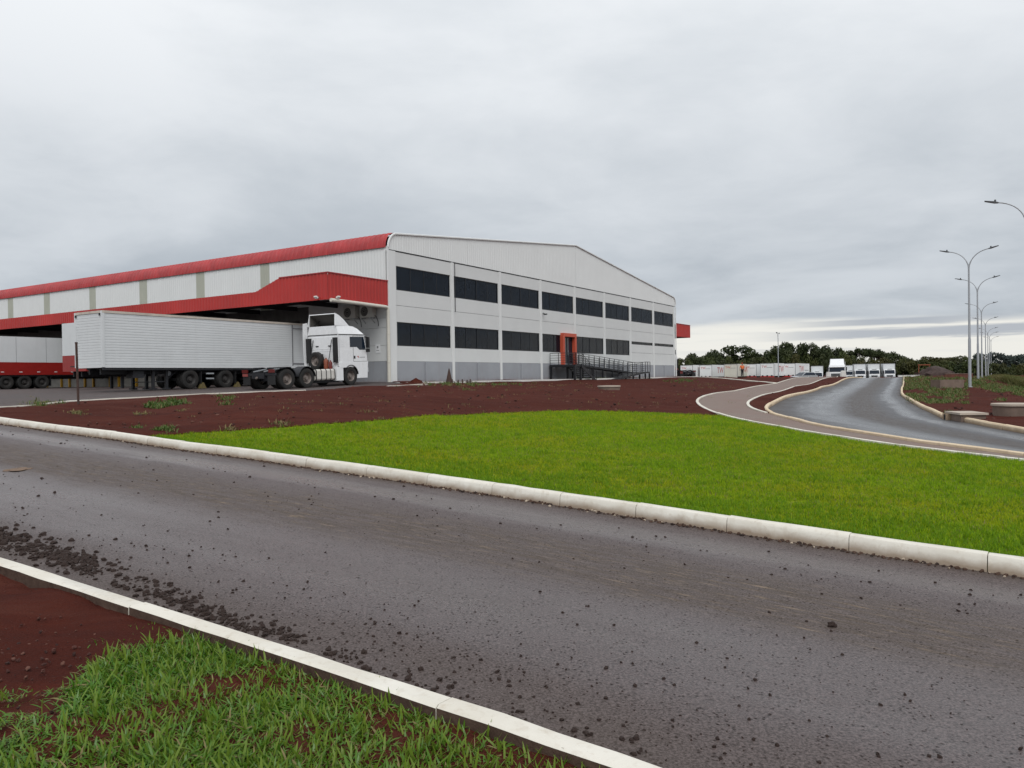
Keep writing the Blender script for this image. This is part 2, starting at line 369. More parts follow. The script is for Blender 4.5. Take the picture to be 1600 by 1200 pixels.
clod_m = M('soil_clod', (.030, .017, .013), .85, var=.4, scale=9, bump=.5)
clod2_m = M('brown_clod', (.075, .042, .028), .9, var=.4, scale=9, bump=.5)
chip_m = M('pale_chip', (.38, .31, .24), .9, var=.2)

# ------------------------------------------------------------------ terrain height field
def ray(x, y): return FW + RT * ((x - 800) / F) + UP * ((600 - y) / F)
US = np.array([-.741, .671]); NS = np.array([.671, .741]); Q0 = np.array([.62, 3.24])     # along / across the near road
CP = []
for s in range(-26, 27, 4):
    for n in (-6, -3, 0, 2.6, 5, 7.4):
        q = US * s + NS * n; CP.append((q[0], q[1], .04 * np.clip((q - Q0) @ US, -30, 26)))
def P_(x, y, z):
    v = ray(x, y); k = z / v[2]; CP.append((v[0] * k, v[1] * k, EYE + z))
for a in [(0, 642, -.70), (240, 624.5, -.55), (480, 613.5, -.44), (600, 606, -.36), (665, 603, -.36), (900, 646, -1.13), (700, 655, -1.05), (500, 668, -.98), (1092, 636, -1.2), (1120, 612, -1.05), (1211, 600.8, -.95), (1600, 727, -1.55), (1320, 689, -1.42),
          (1600, 718, -1.58), (1600, 677, -1.56), (1440, 697, -1.53), (1280, 668, -1.45), (1199, 643, -1.32), (1477, 655, -1.52), (1409, 615, -1.36), (1250, 617, -1.2), (1350, 620, -1.33), (1600, 607, -1.25), (1600, 650, -1.5), (1500, 608, -1.36), (1517, 606.5, -1.36), (1530, 593, -.92), (1565, 597, -1.1), (1320, 592, -.86), (1285, 606, -1.05), (1000, 615, -.8), (800, 615, -.68), (650, 640, -.8), (400, 640, -.68)]: P_(*a)
C0 = np.array([-7.93, 50]); D1 = np.array([.5314, .8471]); D2 = np.array([-.8471, .5314])
BANG = math.atan2(D1[1], D1[0])
for u in (1, 14, 27, 40, 54):
    for v, z in ((2.2, -.42), (0, -.2), (-15, -.2), (-50, -.3)):
        q = C0 + D1 * u - D2 * v; CP.append((q[0], q[1], EYE + z))
for X, Y, z in [(-33, 56, -.35), (-20, 40, -.46), (-13, 36, -.50), (-12.3, 39.7, -.48), (-9.8, 43.7, -.34), (-7.6, 47.5, -.2), (-45, 62, -.35), (-25, 60, -.35), (-60, 45, -.5), (-40, 35, -.5), (-28, 27, -.6),
                (26, 105, -.55), (28.5, 96, -.48), (39, 105, -.66), (42, 107, -.60), (45.5, 107, -.58), (49.5, 110, -.82), (58, 124, -.93), (63, 124, -.92), (52, 100, -.80), (56, 105, -.75), (70, 124, -.75),
                (40, 120, -1.75), (30, 120, -1.6), (52, 122, -1.85), (60, 142, -1.9), (70, 142, -1.9), (85, 142, -1.8), (30, 150, -2.), (50, 150, -2), (45, 170, -2), (90, 170, -2), (70, 165, -2), (20, 200, -2), (90, 220, -2), (160, 220, -2.2), (110, 140, -1.8), (72, 108, -1.3), (84, 138, -1.7), (95, 170, -2.2), (60, 66, -2.2), (75, 80, -2.4),
                (-200, 300, -1), (0, 500, -2), (300, 500, -2), (500, 200, -2), (-400, 50, -1), (-300, -100, -1.5), (0, -200, -1.7), (300, -100, -1.8), (60, 20, -1.7), (30, 0, -1.9), (100, 60, -2.3), (800, 1200, -2), (-800, 1200, -2), (1500, 0, -2), (-1500, 0, -2), (0, -1500, -2), (0, 1500, -2)]:
    CP.append((X, Y, EYE + z))
CP = np.array(CP)
_w = np.linalg.solve(np.hypot(CP[:, None, 0] - CP[None, :, 0], CP[:, None, 1] - CP[None, :, 1]), CP[:, 2] - EYE)
def H(X, Y):
    X = np.asarray(X, float); Y = np.asarray(Y, float)
    if X.ndim == 0: return float(EYE + np.hypot(X - CP[:, 0], Y - CP[:, 1]) @ _w)
    out = np.empty(X.shape); fx, fy, fo = X.ravel(), Y.ravel(), np.empty(X.size)
    for i in range(0, X.size, 20000): fo[i:i + 20000] = EYE + np.hypot(fx[i:i + 20000, None] - CP[:, 0], fy[i:i + 20000, None] - CP[:, 1]) @ _w
    return fo.reshape(X.shape)
_Y = np.geomspace(1.0, 400, 1500)
def unp(x, y):                                   # where the sight line of a photograph point meets the ground
    v = ray(x, y); k = _Y / v[1]; f = EYE + v[2] * k - H(v[0] * k, _Y); i = int(np.argmax(f < 0))
    a = f[i - 1] / (f[i - 1] - f[i]); kk = k[i - 1] + a * (k[i] - k[i - 1]); return np.array([v[0] * kk, v[1] * kk])
def gz(p): return H(p[0], p[1])
def smooth_line(pts, step0=.35, k=.03):
    P = [np.array(q, float) for q in pts]; P = [2 * P[0] - P[1]] + P + [2 * P[-1] - P[-2]]; out = []
    for i in range(1, len(P) - 2):
        a, b, c, d = P[i - 1:i + 3]; ln = np.linalg.norm(c - b); st = max(step0, k * min(np.linalg.norm(b), np.linalg.norm(c)))
        m = max(1, int(ln / st)); al = .5
        t0 = 0; t1 = t0 + max(np.linalg.norm(b - a), 1e-3) ** al; t2 = t1 + max(ln, 1e-3) ** al; t3 = t2 + max(np.linalg.norm(d - c), 1e-3) ** al
        for j in range(m):
            t = t1 + (t2 - t1) * j / m
            A1 = (t1 - t) / (t1 - t0) * a + (t - t0) / (t1 - t0) * b; A2 = (t2 - t) / (t2 - t1) * b + (t - t1) / (t2 - t1) * c; A3 = (t3 - t) / (t3 - t2) * c + (t - t2) / (t3 - t2) * d
            B1 = (t2 - t) / (t2 - t0) * A1 + (t - t0) / (t2 - t0) * A2; B2 = (t3 - t) / (t3 - t1) * A2 + (t - t1) / (t3 - t1) * A3
            out.append((t2 - t) / (t2 - t1) * B1 + (t - t1) / (t2 - t1) * B2)
    out.append(P[-2]); return np.array(out)
def px(*l): return [unp(*q) for q in l]
def ext(a, b, d): a, b = np.array(a), np.array(b); return b + (b - a) / np.linalg.norm(b - a) * d

# outlines on the ground
def on_road(x, y, dz):
    v = ray(x, y); kk = (EYE - dz + .04 * (Q0 @ US)) / (.04 * (v[0] * US[0] + v[1] * US[1]) - v[2]); return np.array([v[0] * kk, v[1] * kk])
nk = [on_road(x, y, .16) for x, y in ((0, 868), (240, 943), (480, 1018), (760, 1107), (1030, 1198))]; near_k = smooth_line([ext(nk[1], nk[0], 16)] + nk + [ext(nk[-2], nk[-1], 3.), ext(nk[-2], nk[-1], 24)])
fk = px((0, 662), (240, 696), (480, 730), (860, 787), (1200, 840), (1600, 901)); far_k = smooth_line([ext(fk[1], fk[0], 4)] + fk + [ext(fk[-2], fk[-1], 4), ext(fk[-2], fk[-1], 22)])
yk = px((0, 642), (120, 631), (240, 624.5), (320, 620), (478, 614)); yard_k = smooth_line([yk[0] + np.array([-2.5, -.6])] + yk)
yard_edge = px((478, 614), (520, 611), (600, 605.5)) + [np.array([-5.6, 44.0]), np.array([-7.7, 49.7])]
lt = px((290, 683), (380, 677), (500, 668), (600, 661), (700, 655), (800, 649), (900, 646), (1000, 647.5), (1070, 651)); 
po = px((1211.5, 600.8), (1197, 603), (1152, 612), (1110, 619), (1094, 625), (1089, 630.5), (1092.5, 636), (1110, 646), (1134, 654), (1162, 661), (1215, 671.6), (1264, 681), (1320, 690), (1420, 705), (1530, 719), (1600, 727), (2000, 775))
po = [np.array([41.2, 107.]), ] + po + [ext(po[-2], po[-1], 3)]
path_o = smooth_line(po)
pi_ = px((1267.5, 600.8), (1215, 614.8), (1180, 625), (1168.6, 632), (1169.5, 637.5), (1180, 643.6), (1197.5, 649))
r2l = px((1285, 606), (1250, 617), (1215, 629), (1201, 637.5), (1199, 643), (1206, 649), (1250, 662), (1320, 677), (1440, 697), (1600, 718), (2000, 768))
r2l = [np.array([57., 124.]), np.array([50., 110.]), np.array([36.5, 84.])] + r2l + [ext(r2l[-2], r2l[-1], 3)]
road2_l = smooth_line(r2l)
path_i = smooth_line([np.array([45.2, 107.])] + pi_)
r2r = px((1411, 600), (1408, 612), (1409, 618), (1420, 626), (1440, 638), (1460, 647), (1477, 655), (1500, 658), (1540, 666), (1600, 677), (2000, 750))
r2r = [np.array([63.5, 124.]), np.array([56., 110.])] + r2r + [ext(r2r[-2], r2r[-1], 4)]
road2_r = smooth_line(r2r)
i_join = int(np.argmin(np.linalg.norm(road2_l - pi_[-1], axis=1)))
lawn_top = smooth_line(lt + [path_o[int(np.argmin(np.linalg.norm(path_o - unp(1132, 653.5), axis=1)))]])
i_po = int(np.argmin(np.linalg.norm(path_o - lawn_top[-1], axis=1)))
i_fk = int(np.argmin(np.linalg.norm(far_k - lawn_top[0], axis=1)))
lawn_poly = np.vstack([lawn_top, path_o[i_po + 1:], far_k[::-1][1:len(far_k) - i_fk]])
road1_poly = np.vstack([near_k, far_k[::-1]])
road2_poly = np.vstack([road2_l, road2_r[::-1]])
path_poly = np.vstack([path_o, road2_l[i_join:][::-1], path_i[::-1]])
yard_poly = np.vstack([yard_k, yard_edge, [C0 + D2 * 1.0 + D1 * 2, C0 + D2 * 90 + D1 * 2], [[-90, 30], [-40, 18.5]], [far_k[0] + [-3, 4]], ])
lot_poly = np.array([[26, 122], [40, 121], [53, 124], [57.3, 124.5], [63.3, 124.5], [68, 128], [92, 150], [112, 188], [60, 195], [20, 195], [10, 150]])
REG = [('road1', road1_poly), ('road2', road2_poly), ('lawn', lawn_poly), ('path', path_poly), ('yard', yard_poly), ('lot', lot_poly)]
def inside(poly, X, Y):
    r = np.zeros(X.shape, bool); x0, y0 = poly[:, 0], poly[:, 1]; x1, y1 = np.roll(x0, -1), np.roll(y0, -1)
    for a, b, c, d in zip(x0, y0, x1, y1):
        if b == d: continue
        k = ((b > Y) != (d > Y)); r ^= k & (X < (c - a) * (Y - b) / (d - b) + a)
    return r
# one triangulation shared by every ground surface
ang = np.radians(np.concatenate([np.arange(-180, -50, 6.), np.arange(-50, 50, .8), np.arange(50, 180, 6.)])); rad = [.4]
while rad[-1] < 2600: rad.append(rad[-1] * 1.035 + .02)
rad = np.array(rad); A, R_ = np.meshgrid(ang, rad); A = A + rng.normal(0, .002, A.shape)
gx = (R_ * np.sin(A)).ravel(); gy = (R_ * np.cos(A)).ravel()
pts = [Vector((a, b)) for a, b in zip(gx, gy)]; edges = []
for nm, pl in REG:
    k0 = len(pts); n = len(pl); pts += [Vector((a, b)) for a, b in pl]; edges += [(k0 + i, k0 + (i + 1) % n) for i in range(n)]
for a, b in ((-2600, -2600), (2600, -2600), (2600, 2600), (-2600, 2600)): pts.append(Vector((a, b)))
V2, E2, F2, *_ = delaunay_2d_cdt(pts, edges, [], 0, 1e-4)
V2 = np.array([(v.x, v.y) for v in V2]); F2 = np.array(F2)
cen = V2[F2].mean(1); reg = np.full(len(F2), -1)
for i, (nm, pl) in enumerate(REG):
    m = inside(pl, cen[:, 0], cen[:, 1]) & (reg < 0); reg[m] = i
Z2 = H(V2[:, 0], V2[:, 1])
touch = np.zeros(len(V2), int); soilonly = np.ones(len(V2), bool); soilonly[F2[reg >= 0].ravel()] = False
def fbm(x, y, s): return noise.fractal(Vector((x * s, y * s, 0)), .9, 2.1, 5)
rel = np.zeros(len(V2))
for i in np.nonzero(soilonly)[0]:
    x, y = V2[i]; d = math.hypot(x, y)
    if d < 160: rel[i] = (fbm(x, y, .45) * .07 + fbm(x + 9, y, 1.7) * .045) * min(1, d / 5)
def region_mesh(name, sel, lift, mat, nz=None, uv=None, **tg):
    f = F2[sel]; ids, inv = np.unique(f.ravel(), return_inverse=True); f = inv.reshape(-1, 3)
    z = Z2[ids] + lift + (nz[ids] if nz is not None else 0)
    v = np.column_stack([V2[ids], z]); ec = {}
    for tri in f:
        for a, b in ((0, 1), (1, 2), (2, 0)):
            k = (min(tri[a], tri[b]), max(tri[a], tri[b])); ec[k] = ec.get(k, 0) + 1
    verts = v.tolist(); faces = f.tolist(); low = {}
    for (a, b), c in ec.items():
        if c == 1 and abs(verts[a][0]) < 2000 and abs(verts[a][1]) < 2000:
            for q in (a, b):
                if q not in low: low[q] = len(verts); verts.append([verts[q][0], verts[q][1], verts[q][2] - .22])
            faces.append([a, b, low[b], low[a]])
    me = bpy.data.meshes.new(name); me.from_pydata(verts, [], faces); me.update()
    if uv is not None:
        l = me.uv_layers.new(name='UVMap'); vi = np.zeros(len(me.loops), int); me.loops.foreach_get('vertex_index', vi)
        va = np.array(verts); U = uv(va[:, 0], va[:, 1]); l.data.foreach_set('uv', U[vi].ravel())
    o = meshobj(name, me, mat, None, 50); return tag(o, **tg)
def strip_uv(lft, rgt):
    """u = metres along, v = 0 at the left edge line, 1 at the right edge line"""
    def f(X, Y):
        out = np.empty((len(X), 2)); q = np.column_stack([X, Y])
        sl = np.concatenate([[0], np.cumsum(np.linalg.norm(np.diff(lft, axis=0), axis=1))])
        for i in range(0, len(q), 2000):
            dl = np.linalg.norm(q[i:i + 2000, None] - lft[None], axis=2); dr = np.linalg.norm(q[i:i + 2000, None] - rgt[None], axis=2)
            a, b = dl.min(1), dr.min(1); out[i:i + 2000, 1] = a / (a + b + 1e-6); out[i:i + 2000, 0] = sl[dl.argmin(1)]
        return out
    return f
def dense(l): return np.vstack([np.linspace(a, b, 8, endpoint=False) for a, b in zip(l[:-1], l[1:])])
def along_uv(lft, rgt):
    base = strip_uv(dense(lft), dense(rgt))
    def f(X, Y):
        o = base(X, Y); return o
    return f
near_d, far_d = near_k, far_k
region_mesh('soil_ground', reg == -1, .085, soil_m, rel, label='bare red-brown earth around the lawn and roads', cat='ground', kind='structure')
r1uv = along_uv(near_k, far_k)
def r1(X, Y):
    o = r1uv(X, Y); o[:, 0] = np.column_stack([X, Y]) @ US; return o
region_mesh('road', reg == 0, 0, road_m, None, r1, label='wet dark asphalt road crossing the foreground', cat='road', kind='structure')
r2uv = along_uv(road2_l, road2_r)
def r2(X, Y):
    o = r2uv(X, Y); return o
region_mesh('side_road', reg == 1, 0, road2_m, None, r2, label='wet grey side road curving away to the parked trucks', cat='road', kind='structure')
region_mesh('lawn_soil', reg == 2, .06, thatch_m, None, label='earth under the mown lawn', cat='ground', kind='structure')
region_mesh('footpath', reg == 3, .07, pave_m, None, label='block paved footpath bending beside the side road', cat='path', kind='structure')
region_mesh('yard', reg == 4, .04, yard_m, None, label='gravelly dark asphalt loading yard', cat='yard', kind='structure')
region_mesh('truck_lot', reg == 5, 0, yard_m, None, label='parking lot beyond the rise', cat='parking lot', kind='structure')

# ------------------------------------------------------------------ kerbs, block by block
def resample(line, far=False):
    return line
def kerb(name, line, prof, lens, mat, label, gap=.007, jit=.004, backmat=None, lift=0.):
    """prof: (offset to the left of travel, height) closed ring; lens(dist)->block length"""
    seg = np.linalg.norm(np.diff(line, axis=0), axis=1); S = np.concatenate([[0], np.cumsum(seg)])
    at = lambda s: np.array([np.interp(s, S, line[:, 0]), np.interp(s, S, line[:, 1])])
    root = empty(name, (line[0][0], line[0][1], gz(line[0])), 0, label, 'kerb', None, 'structure'); o0 = np.array(root.location); hp = [h for o, h in prof]
    s = 0.
    while s < S[-1] - .05:
        ln = lens(np.linalg.norm(at(s))) * random.uniform(.85, 1.15); e = min(s + ln, S[-1]); bm = B()
        m = max(2, int(ln / max(.3, .03 * np.linalg.norm(at(s)))) + 1); rings = []
        jz, jo, jt = random.gauss(0, jit * .6), random.gauss(0, jit), random.gauss(0, jit * .6)
        for i in range(m + 1):
            q = s + gap / 2 + (e - s - gap) * i / m; p = at(q); d = at(min(q + .15, S[-1])) - at(max(q - .15, 0)); d /= np.linalg.norm(d); nl = np.array([-d[1], d[0]]); g = gz(p) + lift
            ring = []
            for o, h in prof:
                r = random.gauss(0, .0015) if h > 0 else 0
                w = p + nl * (o + jo + r); ring.append((w[0] - o0[0], w[1] - o0[1], g + h + (jz + jt * (i / m - .5) if h > 0 else 0) + r - o0[2]))
            rings.append(ring)
        loft(bm, rings); o = build('kerb_block', bm, mat, root, 35); at_ = o.data.attributes.new('above_road', 'FLOAT', 'POINT'); at_.data.foreach_set('value', np.array(hp * (m + 1), np.float32))
        if backmat:
            o.data.materials.append(backmat)
            for f in o.data.polygons:
                c = f.center; w = np.array([c[0] + o0[0], c[1] + o0[1]]); 
                if abs(f.normal.z) < .5:
                    i = int(np.argmin(np.linalg.norm(line - w, axis=1))); dd = line[min(i + 1, len(line) - 1)] - line[max(i - 1, 0)]; dd /= np.linalg.norm(dd); nl = np.array([-dd[1], dd[0]])
                    if f.normal.x * nl[0] + f.normal.y * nl[1] < -.5: f.material_index = 1
        s = e
    return root
sel = lambda ln, a, b: ln[a:b]
KS = .035
pf_far = [(0, -.2), (0.0, .02), (.012, .108), (.030, .134), (.055, .143), (.120, .143), (.136, .132), (.14, -.2)]
def flip(pf): return [(-a, h) for a, h in pf]
# far kerb runs left to right, lawn on its left-hand side (travel towards +x, +left = away from camera)
pf_far = [(a - KS, h) for a, h in pf_far]
kerb('kerb', far_k, pf_far, lambda d: 1.15 if d < 30 else 6, kerb_m, 'long cream limewashed kerb between the wet road and the lawn')
pf_near = [(.0, -.2), (.0, .14), (-.012, .157), (-.105, .162), (-.12, .152), (-.125, -.2)]
pf_near = [(a + .012, h) for a, h in pf_near]
kerb('kerb', near_k, pf_near, lambda d: 2.6, kerb_m, 'near white-topped kerb with a bare brown back, beside the verge grass', jit=.005, backmat=kerbback_m)
pf2 = [(0, -.2), (.01, .10), (.04, .135), (.10, .14), (.13, .12), (.13, -.2)]
pf2 = [(a - KS, h) for a, h in pf2]
kerb('kerb', road2_r, pf2, lambda d: 1.3 if d < 45 else 9, kerb2_m, 'cream kerb on the right side of the side road, by the drain inlet', jit=.005)
pf2l = [(0, -.2), (-.01, .10), (-.04, .135), (-.10, .14), (-.13, .12), (-.13, -.2)]
pf2l = [(a + KS, h) for a, h in pf2l]
kerb('kerb', road2_l, pf2l, lambda d: 1.3 if d < 45 else 9, kerb2_m, 'cream kerb on the left side of the side road, along the footpath', jit=.005)
pe = [(-.05, -.15), (-.05, .11), (.05, .11), (.05, -.15)]
kerb('path_edging', path_o, pe, lambda d: 2 if d < 45 else 10, kerb_m, 'pale edging between the footpath and the lawn', jit=.004)
kerb('path_edging', path_i, pe, lambda d: 2 if d < 45 else 10, kerb_m, 'pale edging round the dark wedge of soil beside the footpath', jit=.004)
kerb('yard_edging', yard_k, [(-.05, -.15), (-.05, .115), (.05, .115), (.05, -.15)], lambda d: 2.2, kerb_m, 'thin white edging between the loading yard and the red soil', jit=.004)
e2 = np.array(px((601, 608), (630, 605.5), (668, 603))); kerb('yard_edging', e2, [(-.06, -.15), (-.06, .12), (.06, .12), (.06, -.15)], lambda d: 3, kerb_m, 'short loose white edging piece on the soil before the building corner', jit=.01)

# ------------------------------------------------------------------ warehouse (local x along the front, y away to the back along the side wall)
PB = EYE - .05
WH = empty('warehouse', (C0[0], C0[1], PB), BANG, 'large white two-storey warehouse with red eaves and canopies', 'warehouse')
WL, WD = 52.9, 78.0
PILX = [.34, 6.95, 13.30, 19.74, 26.12, 32.55, 39.05, 45.65, 52.35]
def zt(u):
    u = min(u, WL - u)
    return 8.62 + .98 * math.sqrt(max(0, 1 - (1 - u / .9) ** 2)) if u < .9 else 9.60 + (u - .9) * (12.34 - 9.60) / (WL / 2 - .9)
def wall_panel(x0, x1, z0, z1, hole=None, name='wall_panel', mat=None, y0=0.0, y1=.16):
    bm = B()
    if hole is None: box(bm, x0, x1, y0, y1, z0, z1)
    else:
        for hx0, hx1, hz0, hz1 in [hole]:
            box(bm, x0, x1, y0, y1, z0, hz0); box(bm, x0, x1, y0, y1, hz1, z1)
            if hx0 > x0 + .01: box(bm, x0, hx0, y0, y1, hz0, hz1)
            if hx1 < x1 - .01: box(bm, hx1, x1, y0, y1, hz0, hz1)
    return build(name, bm, mat or wall_m, WH)
def window(x0, x1, z0, z1, n):
    bm = B(); fw = .055; yb, yf = .10, .045
    box(bm, x0, x1, yf, yb, z0, z0 + fw); box(bm, x0, x1, yf, yb, z1 - fw, z1); box(bm, x0, x0 + fw, yf, yb, z0 + fw, z1 - fw); box(bm, x1 - fw, x1, yf, yb, z0 + fw, z1 - fw)
    w = (x1 - x0 - 2 * fw) / n
    for i in range(1, n): box(bm, x0 + fw + w * i - .022, x0 + fw + w * i + .022, yf + .008, yb, z0 + fw, z1 - fw)
    fr = build('window', bm, alu_m, WH)
    for i in range(n):
        bm = B(); off = .012 * (i % 2); tl = random.uniform(-.012, .012)
        a, b = x0 + fw + w * i + (.022 if i else 0), x0 + fw + w * (i + 1) - (.022 if i < n - 1 else 0)
        v = [bm.verts.new(q) for q in ((a, .07 + off + tl, z0 + fw), (b, .07 + off - tl, z0 + fw), (b, .07 + off - tl, z1 - fw), (a, .07 + off + tl, z1 - fw))]
        bm.faces.new(v); bmesh.ops.solidify(bm, geom=bm.faces[:], thickness=.008)
        build('pane', bm, glass_m, fr)
J = .012
for i in range(8):
    a, b = PILX[i] + .14, PILX[i + 1] - .14; a2, b2 = a + (.33 if i == 0 else .10), b - .10
    # plinth of grey panels
    build('plinth_panel', box(B(), a, b, -.015, .15, -.6, 1.24), plinth_m, WH)
    narrow = i >= 6
    door = i == 3
    wz0, wz1 = (3.46, 3.78) if narrow else (2.25, 3.83)
    if narrow:
        wall_panel(a, b, 1.24 + J, 2.55); wall_panel(a, b, 2.55 + J * 2, 4.90, (a2, b2, wz0, wz1)); window(a2, b2, wz0, wz1, 4)
    elif door:
        d0, d1 = 23.3, 25.88
        build('wall_panel', box(box(box(B(), a, a2, 0, .16, 2.25, wz1), a, d0, 0, .16, 1.252, 2.25), a, d0, 0, .16, wz1, 4.90), wall_m, WH); build('wall_panel', box(B(), d1, b, 0, .16, 1.252, 4.90), wall_m, WH)
        build('wall_panel', box(B(), d0, d1, 0, .16, 4.02, 4.90), wall_m, WH); window(a2, d0 - .02, wz0, wz1, 3)
    else:
        wall_panel(a, b, 1.24 + J, 4.90, (a2, b2, wz0, wz1)); window(a2, b2, wz0, wz1, 4)
    wall_panel(a, b, 4.90 + J * 2, 8.42, (a2, b2, 5.92, 7.50)); window(a2, b2, 5.92, 7.50, 4)
    build('joint_backing', box(B(), a, b, .165, .2, -.3, 8.45), dark_m, WH)
for x in PILX:
    w = .34 if x < 1 else .135
    build('pilaster', box(B(), x - w, x + w, -.07, .2, -.6, 8.44), pil_m, WH, bevel=.012)
for x in (3.85, 10.15, 16.5, 22.2, 29.4, 35.8, 42.4, 49.0):
    build('buttress', box(B(), x - .22, x + .22, -.13, -.016, -.6, 1.20), plinth_m, WH, bevel=.01)
build('band_flashing', box(B(), .0, WL, -.03, .1, 8.455, 8.50), alu_m, WH)
# gable of ribbed sheet
def ribbed(x0, x1, pitch, depth, ztop, zbot, y, sgn=-1):
    """vertical trapezoid ribs in the xz plane standing proud of y"""
    bm = B(); xs = []; x = x0
    while x < x1:
        for f, d in ((0, 0), (.55, 0), (.65, depth), (.90, depth)): 
            if x + f * pitch < x1: xs.append((x + f * pitch, d))
        x += pitch
    xs.append((x1, 0)); prev = None
    for x, d in xs:
        p = (bm.verts.new((x, y + sgn * d, zbot(x))), bm.verts.new((x, y + sgn * d, ztop(x))))
        if prev: bm.faces.new((prev[0], p[0], p[1], prev[1]))
        prev = p
    return bm
gx = [0.02, .9] + [8.9 * k for k in range(1, 6)] + [WL - .9, WL - .02]; gx = sorted(gx)
for a, b in [(0.03, 8.9), (8.9, 17.75), (17.75, 26.45), (26.45, 35.3), (35.3, 44.1), (44.1, WL - .03)]:
    o = build('gable_cladding', ribbed(a + .004, b - .004, .26, .022, lambda x: zt(x) - .03, lambda x: 8.50, -.01), sheet_m, WH)
us = [.0, .03, .08, .16, .28, .44, .65, .9] + [WL / 2] + [WL - q for q in (.9, .65, .44, .28, .16, .08, .03, .0)]
bm = B(); vt = tube(bm, [(max(u, .0), -.05, zt(u) + .0) for u in us], .075, 6); build('verge_trim', bm, pil_m, WH, 40)
build('corner_trim', box(B(), -.05, .03, -.075, .05, -.6, 8.62), pil_m, WH)
# side wall: ribbed sheets between strips of translucent sheet, red rounded eave with ribs
strips = [(11.26, 12.22), (18.65, 19.68), (26.15, 27.22), (33.73, 34.74), (41.38, 42.42), (48.15, 49.2), (55.6, 56.65), (63.1, 64.1), (70.5, 71.5)]
RY = Matrix.Rotation(math.radians(90), 4, 'Z')
prev = 0.05; bits = []
for a, b in strips: bits += [(prev, a, 0), (a, b, 1)]; prev = b
bits.append((prev, WD, 0))
for a, b, k in bits:
    bm = ribbed(a + .003, b - .003, .26, .022, lambda x: 8.72, lambda x: 5.2, 0.0, 1); bmesh.ops.transform(bm, matrix=RY, verts=bm.verts)
    build('translucent_strip' if k else 'side_cladding', bm, trans_m if k else sheet_m, WH)
def eave(a, b):
    bm = B(); prof = [(-.10, 8.62), (-.09, 8.75), (-.05, 8.98), (.04, 9.20), (.17, 9.38), (.36, 9.53), (.60, 9.63), (.9, 9.68), (1.6, 9.755)]; rows = []; y = a
    while y < b:
        for f, d in ((0, 0), (.62, 0), (.7, .045), (.92, .045)):
            if y + f * .42 < b: rows.append((y + f * .42, d))
        y += .42
    rows.append((b, 0)); pr = None
    for y, d in rows:
        r = []
        for i, (x, z) in enumerate(prof):
            nx, nz = (-(1 - i / 8), i / 8); r.append(bm.verts.new((x + nx * d, y, z + nz * d)))
        if pr:
            for i in range(len(prof) - 1): bm.faces.new((pr[i], r[i], r[i + 1], pr[i + 1]))
        pr = r
    return bm
ya = .08
for yb in (12.2, 24.3, 36.4, 48.5, 60.6, WD): build('eave_roof', eave(ya, yb - .006), redroof_m, WH, 30); ya = yb
bm = B()
for a, b in ((1.55, WL / 2), (WL / 2, WL - .05)):
    za, zb = zt(a), zt(b); v = [bm.verts.new(q) for q in ((a, .1, za), (b, .1, zb), (b, WD, zb), (a, WD, za))]; bm.faces.new(v)
build('roof', bm, roof_m, WH)
build('far_wall', box(B(), WL - .2, WL, .25, WD, -.6, 8.7), wall_m, WH); build('back_wall', box(B(), .3, WL - .2, WD - .2, WD, -.6, 9.0), wall_m, WH)
# side wall under the canopy: concrete panels near the corner, then the loading docks
zc = [-.6, 1.24, 2.28, 3.42, 4.05, 5.2]
for z0, z1 in zip(zc[:-1], zc[1:]):
    build('plinth_panel' if z1 < 1.3 else 'wall_panel', box(B(), .0, .16, .22, 7.3, z0 + .008, z1 - .008), plinth_m if z1 < 1.3 else wall_m, WH)
build('joint_backing', box(B(), .165, .2, .22, 7.3, -.3, 5.2), dark_m, WH)
build('dock_wall', box(B(), .0, .25, 7.3, WD, -.7, 1.05), dock_m, WH)
dark_wall = M('shade_dark_dock_wall', (.085, .085, .082), .85, var=.25)  # wall colour darkened to paint in the shade under the canopy
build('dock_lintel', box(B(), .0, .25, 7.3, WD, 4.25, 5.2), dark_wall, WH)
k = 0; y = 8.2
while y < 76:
    o = build('dock_shade_slab', box(B(), .12, .2, y, y + 2.7, 1.05, 4.25), dark_m, WH)  # near-black slab stands for the unlit inside of the open dock
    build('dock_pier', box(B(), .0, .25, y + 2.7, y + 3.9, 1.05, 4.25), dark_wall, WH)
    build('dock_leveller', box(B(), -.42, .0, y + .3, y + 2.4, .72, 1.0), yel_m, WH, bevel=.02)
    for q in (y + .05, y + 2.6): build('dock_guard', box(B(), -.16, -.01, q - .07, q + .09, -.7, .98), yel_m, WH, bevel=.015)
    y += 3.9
build('dock_pier', box(B(), .0, .25, 7.3, 8.2, 1.05, 4.25), dark_wall, WH)
